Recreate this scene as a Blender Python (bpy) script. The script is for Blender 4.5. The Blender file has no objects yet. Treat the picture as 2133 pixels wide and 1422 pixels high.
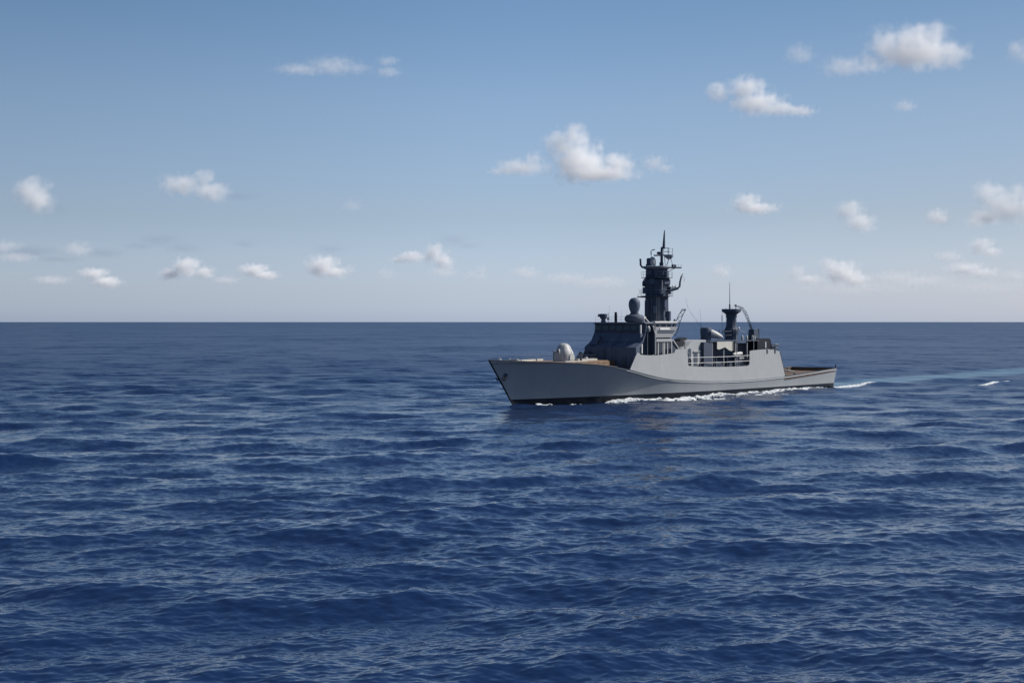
import bpy, bmesh, math, random
import numpy as np
from mathutils import Vector, Matrix

random.seed(7)
rng = np.random.default_rng(11)
scene = bpy.context.scene
col = scene.collection
R = math.radians

# ------------------------------------------------------------------ camera
EYE = 12.8                       # eye height above the sea, metres
cam_d = bpy.data.cameras.new('camera')
cam_d.sensor_width = 36.0
cam_d.lens = 50.0
cam_d.shift_y = -41.0 / 2133.0   # horizon a little above the middle
cam_d.clip_start = 1.0
cam_d.clip_end = 200000.0
cam = bpy.data.objects.new('camera', cam_d)
cam.location = (0, 0, EYE)
cam.rotation_euler = (R(90), 0, 0)
col.objects.link(cam)
scene.camera = cam

# ------------------------------------------------------------------ world, sun, exposure
SUN_EL, SUN_AZ = R(42), R(11)     # azimuth measured from +X (right) towards +Y (away)
world = bpy.data.worlds.new('World')
scene.world = world
world.use_nodes = True
wn, wl = world.node_tree.nodes, world.node_tree.links
wn.clear()
sky = wn.new('ShaderNodeTexSky')
sky.sky_type = 'NISHITA'
sky.sun_disc = False
sky.sun_elevation = SUN_EL
sky.sun_rotation = R(90) - SUN_AZ
sky.altitude = 0
sky.air_density = 1.0
sky.dust_density = 0.6
sky.ozone_density = 2.0
hsv = wn.new('ShaderNodeHueSaturation')
hsv.inputs['Saturation'].default_value = 0.8
tint = wn.new('ShaderNodeMix'); tint.data_type = 'RGBA'; tint.blend_type = 'MULTIPLY'
tint.inputs['Factor'].default_value = 1.0
# colour of the air by height above the horizon: milky and pale low down, deeper blue above
wtc = wn.new('ShaderNodeTexCoord')
wsep = wn.new('ShaderNodeSeparateXYZ'); wl.new(wtc.outputs['Generated'], wsep.inputs[0])
wmr = wn.new('ShaderNodeMapRange'); wmr.inputs['From Min'].default_value = 0.0; wmr.inputs['From Max'].default_value = 0.5
wl.new(wsep.outputs['Z'], wmr.inputs['Value'])
wcr = wn.new('ShaderNodeValToRGB')
els = wcr.color_ramp.elements
while len(els) < 6: els.new(0.5)
for e, (pz, c) in zip(els, ((0.0, (1.43, 1.74, 2.70)), (0.045, (1.35, 1.53, 2.18)), (0.147, (1.20, 1.30, 1.62)),
                            (0.30, (1.10, 1.28, 1.54)), (0.43, (0.86, 1.15, 1.44)), (1.0, (0.72, 1.00, 1.40)))):
    e.position = pz; e.color = (*c, 1)
wl.new(wmr.outputs[0], wcr.inputs[0])
# a little brighter towards the sun's side
wdot = wn.new('ShaderNodeVectorMath'); wdot.operation = 'DOT_PRODUCT'
wdot.inputs[1].default_value = (math.cos(SUN_AZ), math.sin(SUN_AZ), 0)
wl.new(wtc.outputs['Generated'], wdot.inputs[0])
wmr2 = wn.new('ShaderNodeMapRange')
for k_, v_ in zip(('From Min', 'From Max', 'To Min', 'To Max'), (-0.35, 0.15, 0.76, 0.985)): wmr2.inputs[k_].default_value = v_
wl.new(wdot.outputs['Value'], wmr2.inputs['Value'])
wsc = wn.new('ShaderNodeVectorMath'); wsc.operation = 'SCALE'
wl.new(wcr.outputs[0], wsc.inputs[0]); wl.new(wmr2.outputs[0], wsc.inputs['Scale'])
wmr3 = wn.new('ShaderNodeMapRange')     # thin milky veil nearer the sun takes off some blue
for k_, v_ in zip(('From Min', 'From Max', 'To Min', 'To Max'), (0.20, 0.56, 0.0, 1.0)): wmr3.inputs[k_].default_value = v_
wl.new(wdot.outputs['Value'], wmr3.inputs['Value'])
wveil = wn.new('ShaderNodeMix'); wveil.data_type = 'RGBA'; wveil.blend_type = 'MULTIPLY'
wveil.inputs['B'].default_value = (0.90, 0.85, 0.81, 1)
wl.new(wmr3.outputs[0], wveil.inputs['Factor']); wl.new(wsc.outputs[0], wveil.inputs['A'])
wl.new(wveil.outputs['Result'], tint.inputs['B'])
bg = wn.new('ShaderNodeBackground')
bg.inputs['Strength'].default_value = 0.0515
wo = wn.new('ShaderNodeOutputWorld')
wl.new(sky.outputs[0], hsv.inputs['Color'])
wl.new(hsv.outputs[0], tint.inputs['A'])
wl.new(tint.outputs['Result'], bg.inputs['Color'])
wl.new(bg.outputs[0], wo.inputs['Surface'])

sun_d = bpy.data.lights.new('sun', 'SUN')
sun_d.energy = 4.6
sun_d.angle = R(0.5)
sun_d.color = (1.0, 0.95, 0.88)
sun = bpy.data.objects.new('sun', sun_d)
sdir = Vector((math.cos(SUN_EL) * math.cos(SUN_AZ), math.cos(SUN_EL) * math.sin(SUN_AZ), math.sin(SUN_EL)))
sun.rotation_euler = sdir.to_track_quat('Z', 'Y').to_euler()
col.objects.link(sun)

scene.view_settings.view_transform = 'Standard'
scene.view_settings.look = 'None'
scene.view_settings.exposure = 0.485
scene.view_settings.gamma = 1.0
scene.cycles.volume_bounces = 24
scene.cycles.max_bounces = 24
scene.cycles.volume_step_rate = 1.0
scene.cycles.volume_max_steps = 128

# ------------------------------------------------------------------ materials
def new_mat(name):
    m = bpy.data.materials.new(name)
    m.use_nodes = True
    n, l = m.node_tree.nodes, m.node_tree.links
    b = n['Principled BSDF']
    return m, n, l, b

def node(n, kind, **kw):
    x = n.new(kind)
    for k, v in kw.items():
        setattr(x, k, v)
    return x

def math_node(n, l, op, a, b=None, c=None, clamp=False):
    x = n.new('ShaderNodeMath'); x.operation = op; x.use_clamp = clamp
    for i, v in enumerate((a, b, c)):
        if v is None: continue
        if isinstance(v, (int, float)): x.inputs[i].default_value = v
        else: l.new(v, x.inputs[i])
    return x.outputs[0]

def paint(name, rgb, rough=0.5, vary=0.12, streak=0.0, streak_rgb=(0.16, 0.10, 0.06), metallic=0.0, bump=0.02, scale=0.6):
    """weathered ship paint: broad tone changes, fine mottling and vertical run marks"""
    m, n, l, b = new_mat(name)
    tc = node(n, 'ShaderNodeTexCoord')
    mp = node(n, 'ShaderNodeMapping'); l.new(tc.outputs['Object'], mp.inputs[0])
    n1 = node(n, 'ShaderNodeTexNoise'); n1.inputs['Scale'].default_value = scale; n1.inputs['Detail'].default_value = 6
    l.new(mp.outputs[0], n1.inputs['Vector'])
    mp2 = node(n, 'ShaderNodeMapping'); mp2.inputs['Scale'].default_value = (2.4, 2.4, 0.16)
    l.new(tc.outputs['Object'], mp2.inputs[0])
    n2 = node(n, 'ShaderNodeTexNoise'); n2.inputs['Scale'].default_value = 1.0; n2.inputs['Detail'].default_value = 5
    l.new(mp2.outputs[0], n2.inputs['Vector'])
    f1 = math_node(n, l, 'MULTIPLY_ADD', n1.outputs['Fac'], 2 * vary, 1 - vary)
    f2 = math_node(n, l, 'MULTIPLY_ADD', n2.outputs['Fac'], vary * 1.2, 1 - vary * 0.6)
    f = math_node(n, l, 'MULTIPLY', f1, f2)
    mx = node(n, 'ShaderNodeMix', data_type='RGBA', blend_type='MULTIPLY'); mx.inputs['Factor'].default_value = 1
    mx.inputs['A'].default_value = (*rgb, 1)
    l.new(f, mx.inputs['B'])
    out = mx.outputs['Result']
    if streak > 0:
        mr = node(n, 'ShaderNodeMapRange', interpolation_type='SMOOTHSTEP')
        mr.inputs['From Min'].default_value = 0.60; mr.inputs['From Max'].default_value = 0.78
        mr.inputs['To Max'].default_value = streak
        l.new(n2.outputs['Fac'], mr.inputs['Value'])
        ms = node(n, 'ShaderNodeMix', data_type='RGBA')
        l.new(mr.outputs[0], ms.inputs['Factor']); l.new(out, ms.inputs['A'])
        ms.inputs['B'].default_value = (*streak_rgb, 1)
        out = ms.outputs['Result']
    l.new(out, b.inputs['Base Color'])
    r = math_node(n, l, 'MULTIPLY_ADD', n1.outputs['Fac'], 0.25, rough - 0.12)
    l.new(r, b.inputs['Roughness'])
    b.inputs['Metallic'].default_value = metallic
    b.inputs['Specular IOR Level'].default_value = 0.4 if max(rgb) > 0.15 else 0.16
    if bump:
        bp = node(n, 'ShaderNodeBump'); bp.inputs['Strength'].default_value = 0.25; bp.inputs['Distance'].default_value = bump
        l.new(n1.outputs['Fac'], bp.inputs['Height']); l.new(bp.outputs[0], b.inputs['Normal'])
    return m

M = {}
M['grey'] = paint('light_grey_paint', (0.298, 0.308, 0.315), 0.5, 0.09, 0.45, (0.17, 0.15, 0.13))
M['grey2'] = paint('mid_grey_paint', (0.19, 0.205, 0.225), 0.5, 0.10, 0.15)
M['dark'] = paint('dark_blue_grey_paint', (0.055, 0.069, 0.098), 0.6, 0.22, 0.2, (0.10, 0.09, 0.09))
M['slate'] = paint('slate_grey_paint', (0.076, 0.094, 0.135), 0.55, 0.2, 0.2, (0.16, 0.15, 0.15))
M['black'] = paint('black_paint', (0.018, 0.02, 0.026), 0.5, 0.25)
M['white'] = paint('white_paint', (0.58, 0.575, 0.56), 0.45, 0.08, 0.2, (0.35, 0.28, 0.2))
M['pale'] = paint('pale_grey_paint', (0.36, 0.362, 0.355), 0.5, 0.2, 0.5, (0.16, 0.14, 0.12))
M['canvas'] = paint('weathered_canvas', (0.42, 0.41, 0.37), 0.8, 0.2, 0.4, (0.2, 0.16, 0.12))

def wood(name='deck_planking', tone=1.0):
    m, n, l, b = new_mat(name)
    tc = node(n, 'ShaderNodeTexCoord')
    w = node(n, 'ShaderNodeTexWave', bands_direction='Y'); w.inputs['Scale'].default_value = 2.2; w.inputs['Distortion'].default_value = 0.4
    l.new(tc.outputs['Object'], w.inputs['Vector'])
    mp = node(n, 'ShaderNodeMapping'); mp.inputs['Scale'].default_value = (0.5, 4, 4)
    l.new(tc.outputs['Object'], mp.inputs[0])
    nz = node(n, 'ShaderNodeTexNoise'); nz.inputs['Scale'].default_value = 1.2; nz.inputs['Detail'].default_value = 6
    l.new(mp.outputs[0], nz.inputs['Vector'])
    cr = node(n, 'ShaderNodeValToRGB')
    cr.color_ramp.elements[0].position = 0.3; cr.color_ramp.elements[0].color = (0.13 * tone, 0.072 * tone, 0.04 * tone, 1)
    cr.color_ramp.elements[1].position = 0.7; cr.color_ramp.elements[1].color = (0.27 * tone, 0.17 * tone, 0.10 * tone, 1)
    l.new(nz.outputs['Fac'], cr.inputs[0])
    mx = node(n, 'ShaderNodeMix', data_type='RGBA', blend_type='MULTIPLY'); mx.inputs['Factor'].default_value = 0.25
    l.new(cr.outputs[0], mx.inputs['A']); l.new(w.outputs['Color'], mx.inputs['B'])
    l.new(mx.outputs['Result'], b.inputs['Base Color'])
    b.inputs['Roughness'].default_value = 0.75
    return m
M['wood'] = wood()
M['shaded_wood'] = wood('shaded_planking', 0.5)  # darker copy of the planking, with the stern's shade put into its colour

def glass():
    m, n, l, b = new_mat('bridge_glass')
    b.inputs['Base Color'].default_value = (0.012, 0.02, 0.035, 1)
    b.inputs['Roughness'].default_value = 0.12
    return m
M['glass'] = glass()

def hull_mat():
    """grey topsides, black boot topping near the waterline, rust runs"""
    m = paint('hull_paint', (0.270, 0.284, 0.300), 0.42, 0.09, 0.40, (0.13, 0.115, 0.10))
    n, l = m.node_tree.nodes, m.node_tree.links
    b = n['Principled BSDF']
    src = b.inputs['Base Color'].links[0].from_socket
    tc = node(n, 'ShaderNodeTexCoord'); sp = node(n, 'ShaderNodeSeparateXYZ')
    l.new(tc.outputs['Object'], sp.inputs[0])
    z = sp.outputs['Z']
    edge = math_node(n, l, 'MULTIPLY_ADD', sp.outputs['X'], 0.0035, 1.05)
    d = math_node(n, l, 'SUBTRACT', z, edge)
    k = node(n, 'ShaderNodeMapRange'); k.inputs['From Min'].default_value = -0.02; k.inputs['From Max'].default_value = 0.02
    l.new(d, k.inputs['Value'])
    mx = node(n, 'ShaderNodeMix', data_type='RGBA')
    mx.inputs['A'].default_value = (0.006, 0.009, 0.018, 1)
    l.new(k.outputs[0], mx.inputs['Factor']); l.new(src, mx.inputs['B'])
    l.new(mx.outputs['Result'], b.inputs['Base Color'])
    b.inputs['Specular IOR Level'].default_value = 0.16
    return m
M['hull'] = hull_mat()

# ------------------------------------------------------------------ the sea surface
# ship frame: s metres aft of the stem at the waterline, y to port, z up
TH = R(49.2)
AFT = np.array([math.cos(TH), math.sin(TH)]); PORT = np.array([math.sin(TH), -math.cos(TH)])
STEM = np.array([0.3, 215.4])

def make_waves():
    W = []
    lam_hi, per = 22.0, 15
    for o in range(6):
        for i in range(per):
            lam = lam_hi * 2 ** (-(o + random.random()))
            spread = 0.42 if lam > 5 else 0.62
            ang = R(-90 + 14) + random.gauss(0, spread)        # waves run mostly towards the viewer
            slope = {0: 0.025, 1: 0.031, 2: 0.027, 3: 0.024, 4: 0.026, 5: 0.029}[o]
            amp = slope * lam / (2 * math.pi) * random.uniform(0.6, 1.4)
            W.append((2 * math.pi / lam, math.cos(ang), math.sin(ang), amp, random.uniform(0, 6.283), lam))
    return W
WAVES = make_waves()

def sea_disp(x, y, dr, dl):
    """Displacement of the water at rest points x, y; waves shorter than the local spacing fade out"""
    dz = np.zeros_like(x); dx = np.zeros_like(x); dy = np.zeros_like(x)
    # gusts: patches of rougher and calmer water
    g = (np.sin(x * 0.031 + 1.3 * np.sin(y * 0.011)) * np.sin(y * 0.017 + 0.8 * np.sin(x * 0.023) + 1.0)
         + 0.6 * np.sin(x * 0.083 - y * 0.041 + 2.0) * np.sin(y * 0.052 + x * 0.02))
    g = 1.0 + 0.28 * g
    s = (x - STEM[0]) * AFT[0] + (y - STEM[1]) * AFT[1]
    q = (x - STEM[0]) * PORT[0] + (y - STEM[1]) * PORT[1]
    calm = wake_mask(s, q)
    for k, cx, cy, a, ph, lam in WAVES:
        d = abs(cy) * dr + abs(cx) * dl
        t = np.clip((lam / d - 2.2) / 2.5, 0, 1)
        m = t * t * (3 - 2 * t)
        if not m.any(): continue
        p = k * (cx * x + cy * y) + ph
        am = a * m * (g if lam < 9 else 1.0) * (1 - (0.75 if lam < 6 else 0.3) * calm)
        c = np.cos(p); sn = np.sin(p)
        dz += am * c
        dx -= 0.65 * am * cx * sn
        dy -= 0.65 * am * cy * sn
    # bow wave heaped along the side and hollow behind it
    near = np.exp(-np.clip(np.abs(q) - hb_water(s), 0, None) / 2.0)
    dz += 0.35 * near * np.exp(-((s - 3) / 5.0) ** 2) + 0.18 * near * np.cos(s * 0.21) * (s > 0) * np.exp(-np.clip(s, 0, None) / 70)
    return dx, dy, dz

def smooth(t):
    t = np.clip(t, 0, 1); return t * t * (3 - 2 * t)

def hb_water(s):
    """half breadth of the hull at the waterline"""
    f = 5.9 * (1 - np.clip(1 - np.asarray(s, float) / 46.0, 0, 1) ** 1.6)
    a = 1 - 0.20 * np.clip((np.asarray(s, float) - 62) / 30.0, 0, 1) ** 1.6
    return np.where((s > 0) & (s < 91.6), f * a, 0.0)

def wake_mask(s, q):
    along = smooth((s - 88) / 6) * (1 - smooth((s - 260) / 300))
    half = 5.5 + 0.045 * np.clip(s - 90, 0, None)
    return along * (1 - smooth((np.abs(q) - half * 0.45) / (half * 0.7)))

def sea_mesh():
    R0, R1, STEP = 30.0, 60000.0, 0.42
    c = EYE * 50 / 36 * 1024
    n_r = int((c / R0 - c / R1) / STEP)
    inv = np.linspace(c / R0, c / R1, n_r)
    rr = c / inv
    n_t = 1350
    th = np.linspace(R(-27), R(27), n_t)
    dr = np.abs(np.gradient(rr))
    blocks = []
    Rg, Tg = np.meshgrid(rr, th, indexing='ij')
    DR = np.repeat(dr[:, None], n_t, 1)
    x = Rg * np.sin(Tg); y = Rg * np.cos(Tg)
    blocks.append((x, y, DR, Rg * (th[1] - th[0])))
    # around and behind the viewer: coarser water
    r2 = np.concatenate([np.linspace(0.5, 30, 40), np.geomspace(32, 60000, 150)])
    t2 = np.linspace(R(27), R(333), 420)
    Rg2, Tg2 = np.meshgrid(r2, t2, indexing='ij')
    D2 = np.repeat(np.gradient(r2)[:, None], len(t2), 1)
    blocks.append((Rg2 * np.sin(Tg2), Rg2 * np.cos(Tg2), D2, Rg2 * (t2[1] - t2[0])))
    r3 = np.linspace(0.5, 30, 40); t3 = np.linspace(R(-27), R(27), 80)
    Rg3, Tg3 = np.meshgrid(r3, t3, indexing='ij')
    blocks.append((Rg3 * np.sin(Tg3), Rg3 * np.cos(Tg3), np.full_like(Rg3, 0.75), Rg3 * (t3[1] - t3[0])))
    V, Fq, A, off = [], [], [], 0
    for x, y, dR, dL in blocks:
        dx, dy, dz = sea_disp(x, y, dR, dL)
        V.append(np.stack([x + dx, y + dy, dz], -1).reshape(-1, 3))
        s = (x - STEM[0]) * AFT[0] + (y - STEM[1]) * AFT[1]
        q = (x - STEM[0]) * PORT[0] + (y - STEM[1]) * PORT[1]
        A.append(wake_mask(s, q).reshape(-1))
        h, w = x.shape
        i = np.arange(h * w).reshape(h, w) + off
        Fq.append(np.stack([i[:-1, :-1], i[:-1, 1:], i[1:, 1:], i[1:, :-1]], -1).reshape(-1, 4))
        off += h * w
    V = np.concatenate(V).astype(np.float32); Fq = np.concatenate(Fq).astype(np.int32); A = np.concatenate(A).astype(np.float32)
    # faces must look up
    a, b, c3 = V[Fq[:, 0]], V[Fq[:, 1]], V[Fq[:, 2]]
    up = np.cross(b - a, c3 - a)[:, 2] < 0
    Fq[up] = Fq[up][:, ::-1]
    me = bpy.data.meshes.new('sea')
    me.vertices.add(len(V)); me.vertices.foreach_set('co', V.ravel())
    me.loops.add(Fq.size); me.loops.foreach_set('vertex_index', Fq.ravel())
    me.polygons.add(len(Fq))
    me.polygons.foreach_set('loop_start', np.arange(0, Fq.size, 4, dtype=np.int32))
    me.polygons.foreach_set('loop_total', np.full(len(Fq), 4, dtype=np.int32))
    at = me.attributes.new('aerated', 'FLOAT', 'POINT'); at.data.foreach_set('value', A)
    me.update(calc_edges=True)
    me.polygons.foreach_set('use_smooth', np.ones(len(Fq), dtype=bool))
    o = bpy.data.objects.new('sea', me); col.objects.link(o)
    o['kind'] = 'structure'
    return o

def sea_mat():
    m, n, l, b = new_mat('sea_water')
    geo = node(n, 'ShaderNodeNewGeometry')
    tc = node(n, 'ShaderNodeTexCoord')
    ln = node(n, 'ShaderNodeVectorMath', operation='LENGTH'); l.new(tc.outputs['Object'], ln.inputs[0])
    dist = ln.outputs['Value']
    def slope(scale, detail, strength):
        nz = node(n, 'ShaderNodeTexNoise', noise_dimensions='3D')
        mp = node(n, 'ShaderNodeMapping'); mp.inputs['Scale'].default_value = (0.42 * scale, scale, scale)
        mp.inputs['Rotation'].default_value = (0, 0, R(10))
        l.new(tc.outputs['Object'], mp.inputs[0]); l.new(mp.outputs[0], nz.inputs['Vector'])
        nz.inputs['Scale'].default_value = 1; nz.inputs['Detail'].default_value = detail
        sb = node(n, 'ShaderNodeVectorMath', operation='SUBTRACT'); l.new(nz.outputs['Color'], sb.inputs[0]); sb.inputs[1].default_value = (0.5, 0.5, 0.5)
        sc = node(n, 'ShaderNodeVectorMath', operation='SCALE'); l.new(sb.outputs[0], sc.inputs[0])
        if isinstance(strength, (int, float)): sc.inputs['Scale'].default_value = strength
        else: l.new(strength, sc.inputs['Scale'])
        return sc.outputs[0]
    def ramp(a, c, lo, hi):
        mr = node(n, 'ShaderNodeMapRange', interpolation_type='SMOOTHSTEP')
        for k, v in zip(('From Min', 'From Max', 'To Min', 'To Max'), (a, c, lo, hi)): mr.inputs[k].default_value = v
        l.new(dist, mr.inputs['Value']); return mr.outputs[0]
    s1 = slope(4.6, 4, 0.56)
    s2 = slope(0.9, 3, ramp(60, 260, 0.05, 0.75))
    s3 = slope(0.2, 3, ramp(70, 350, 0.0, 1.05))
    s4 = slope(0.02, 3, ramp(150, 900, 0.0, 0.6))
    add = node(n, 'ShaderNodeVectorMath', operation='ADD'); l.new(s1, add.inputs[0]); l.new(s2, add.inputs[1])
    add2 = node(n, 'ShaderNodeVectorMath', operation='ADD'); l.new(add.outputs[0], add2.inputs[0]); l.new(s3, add2.inputs[1])
    add3 = node(n, 'ShaderNodeVectorMath', operation='ADD'); l.new(add2.outputs[0], add3.inputs[0]); l.new(s4, add3.inputs[1])
    # rougher and smoother patches of ripples
    pn = node(n, 'ShaderNodeTexNoise'); pn.inputs['Scale'].default_value = 0.035; pn.inputs['Detail'].default_value = 3
    pm = node(n, 'ShaderNodeMapping'); pm.inputs['Scale'].default_value = (0.6, 1.3, 1); l.new(tc.outputs['Object'], pm.inputs[0]); l.new(pm.outputs[0], pn.inputs['Vector'])
    att = node(n, 'ShaderNodeAttribute'); att.attribute_name = 'aerated'
    k = math_node(n, l, 'MULTIPLY_ADD', pn.outputs['Fac'], 1.4, 0.3)
    calm = math_node(n, l, 'MULTIPLY_ADD', att.outputs['Fac'], -0.6, 1.0)
    k = math_node(n, l, 'MULTIPLY', k, calm)
    sc = node(n, 'ShaderNodeVectorMath', operation='SCALE'); l.new(add3.outputs[0], sc.inputs[0]); l.new(k, sc.inputs['Scale'])
    fl = node(n, 'ShaderNodeVectorMath', operation='MULTIPLY'); l.new(sc.outputs[0], fl.inputs[0]); fl.inputs[1].default_value = (0.7, 1, 0)
    nn = node(n, 'ShaderNodeVectorMath', operation='ADD'); l.new(geo.outputs['Normal'], nn.inputs[0]); l.new(fl.outputs[0], nn.inputs[1])
    nm = node(n, 'ShaderNodeVectorMath', operation='NORMALIZE'); l.new(nn.outputs[0], nm.inputs[0])
    l.new(nm.outputs[0], b.inputs['Normal'])
    mx = node(n, 'ShaderNodeMix', data_type='RGBA')
    mx.inputs['A'].default_value = (0.006, 0.017, 0.054, 1)
    mx.inputs['B'].default_value = (0.105, 0.18, 0.235, 1)
    wk = node(n, 'ShaderNodeTexNoise'); wk.inputs['Scale'].default_value = 0.12; wk.inputs['Detail'].default_value = 4
    l.new(tc.outputs['Object'], wk.inputs['Vector'])
    wf = math_node(n, l, 'MULTIPLY', att.outputs['Fac'], math_node(n, l, 'MULTIPLY_ADD', wk.outputs['Fac'], 1.5, -0.15), clamp=True)
    l.new(wf, mx.inputs['Factor'])
    l.new(mx.outputs['Result'], b.inputs['Base Color'])
    l.new(ramp(80, 420, 0.08, 0.33), b.inputs['Roughness'])
    b.inputs['IOR'].default_value = 1.333
    b.inputs['Specular Tint'].default_value = (0.60, 0.82, 1.0, 1)
    return m
sea = sea_mesh()
sea.data.materials.append(sea_mat())

# ------------------------------------------------------------------ clouds
F_PX = 50.0 / 36.0 * 2133.0

def cloud_mat(lobes, dens, flat, hard):
    """density falls off softly from the middle of each billow and is frayed by noise"""
    m = bpy.data.materials.new('cloud_vapour'); m.use_nodes = True
    n, l = m.node_tree.nodes, m.node_tree.links
    n.clear()
    out = node(n, 'ShaderNodeOutputMaterial')
    vol = node(n, 'ShaderNodeVolumePrincipled')
    vol.inputs['Color'].default_value = (1.0, 0.993, 0.98, 1)
    vol.inputs['Anisotropy'].default_value = 0.0
    tc = node(n, 'ShaderNodeTexCoord')
    f = None
    for c, r in lobes:
        sb = node(n, 'ShaderNodeVectorMath', operation='SUBTRACT'); l.new(tc.outputs['Object'], sb.inputs[0]); sb.inputs[1].default_value = c
        ml = node(n, 'ShaderNodeVectorMath', operation='DIVIDE'); l.new(sb.outputs[0], ml.inputs[0]); ml.inputs[1].default_value = r
        ln = node(n, 'ShaderNodeVectorMath', operation='LENGTH'); l.new(ml.outputs[0], ln.inputs[0])
        v = math_node(n, l, 'SUBTRACT', 1.0, ln.outputs['Value'])
        f = v if f is None else math_node(n, l, 'MAXIMUM', f, v)
    size = float(np.mean([r[2] for c, r in lobes]))
    nz = node(n, 'ShaderNodeTexNoise'); nz.inputs['Scale'].default_value = 2.1 / size; nz.inputs['Detail'].default_value = 5; nz.inputs['Roughness'].default_value = 0.55
    l.new(tc.outputs['Object'], nz.inputs['Vector'])
    er = math_node(n, l, 'MULTIPLY_ADD', nz.outputs['Fac'], -1.35, 0.38)
    g = math_node(n, l, 'ADD', f, er)
    mr = node(n, 'ShaderNodeMapRange', interpolation_type='SMOOTHSTEP')
    mr.inputs['From Min'].default_value = 0.0; mr.inputs['From Max'].default_value = hard
    mr.inputs['To Max'].default_value = dens
    l.new(g, mr.inputs['Value'])
    l.new(mr.outputs[0], vol.inputs['Density'])
    l.new(vol.outputs[0], out.inputs['Volume'])
    return m

def cloud(label, lobes_px, tau=3.0, hard=0.75, name='cloud', group='small fair weather clouds over the sea', tone=None, far=None):
    """lobes_px: billows as (u, v, half width, half height) seen from the shore of the photograph, turned
    here into billows of real size at the distance where a cloud base 750 m up stands at that height"""
    base_v = max(v + rv for u, v, ru, rv in lobes_px)
    dist = far or min(32000.0, 750.0 * F_PX / max(12.0, 670.0 - base_v))
    k = dist / F_PX
    pts = []
    for i, (u, v, ru, rv) in enumerate(lobes_px):
        depth = random.uniform(-0.25, 0.25) * ru * k
        rd = max(ru, rv)
        pts.append((Vector(((u - 1066.5) * k, dist + depth, EYE + (670.0 - v) * k)), (ru * k * 1.62, rd * k * 1.3, rv * k * 1.68)))
    ctr = sum((p for p, r in pts), Vector()) / len(pts)
    lobes = [(tuple(p - ctr), r) for p, r in pts]
    bm = bmesh.new()
    for c, r in lobes:
        bmesh.ops.create_icosphere(bm, subdivisions=3, radius=1.0, matrix=Matrix.Translation(c) @ Matrix.Diagonal((*r, 1)))
    me = bpy.data.meshes.new(name); bm.to_mesh(me); bm.free()
    o = bpy.data.objects.new(name, me); col.objects.link(o)
    if len(lobes) > 1:
        rm = o.modifiers.new('join', 'REMESH'); rm.mode = 'VOXEL'; rm.voxel_size = min(min(r) for c, r in lobes) / 5.0
        bpy.context.view_layer.update()
        ev = o.evaluated_get(bpy.context.evaluated_depsgraph_get())
        nm = bpy.data.meshes.new_from_object(ev)
        o.modifiers.clear(); old = o.data; o.data = nm; bpy.data.meshes.remove(old); nm.name = name
    o.location = ctr
    rad = float(np.mean([r[2] for c, r in lobes]))
    mt = cloud_mat(lobes, 0.55 * tau / rad, 0, hard)
    if tone: mt.node_tree.nodes['Principled Volume'].inputs['Color'].default_value = (*tone, 1)
    o.data.materials.clear(); o.data.materials.append(mt)
    o['label'] = label; o['category'] = 'cloud'; o['group'] = group
    return o

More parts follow.
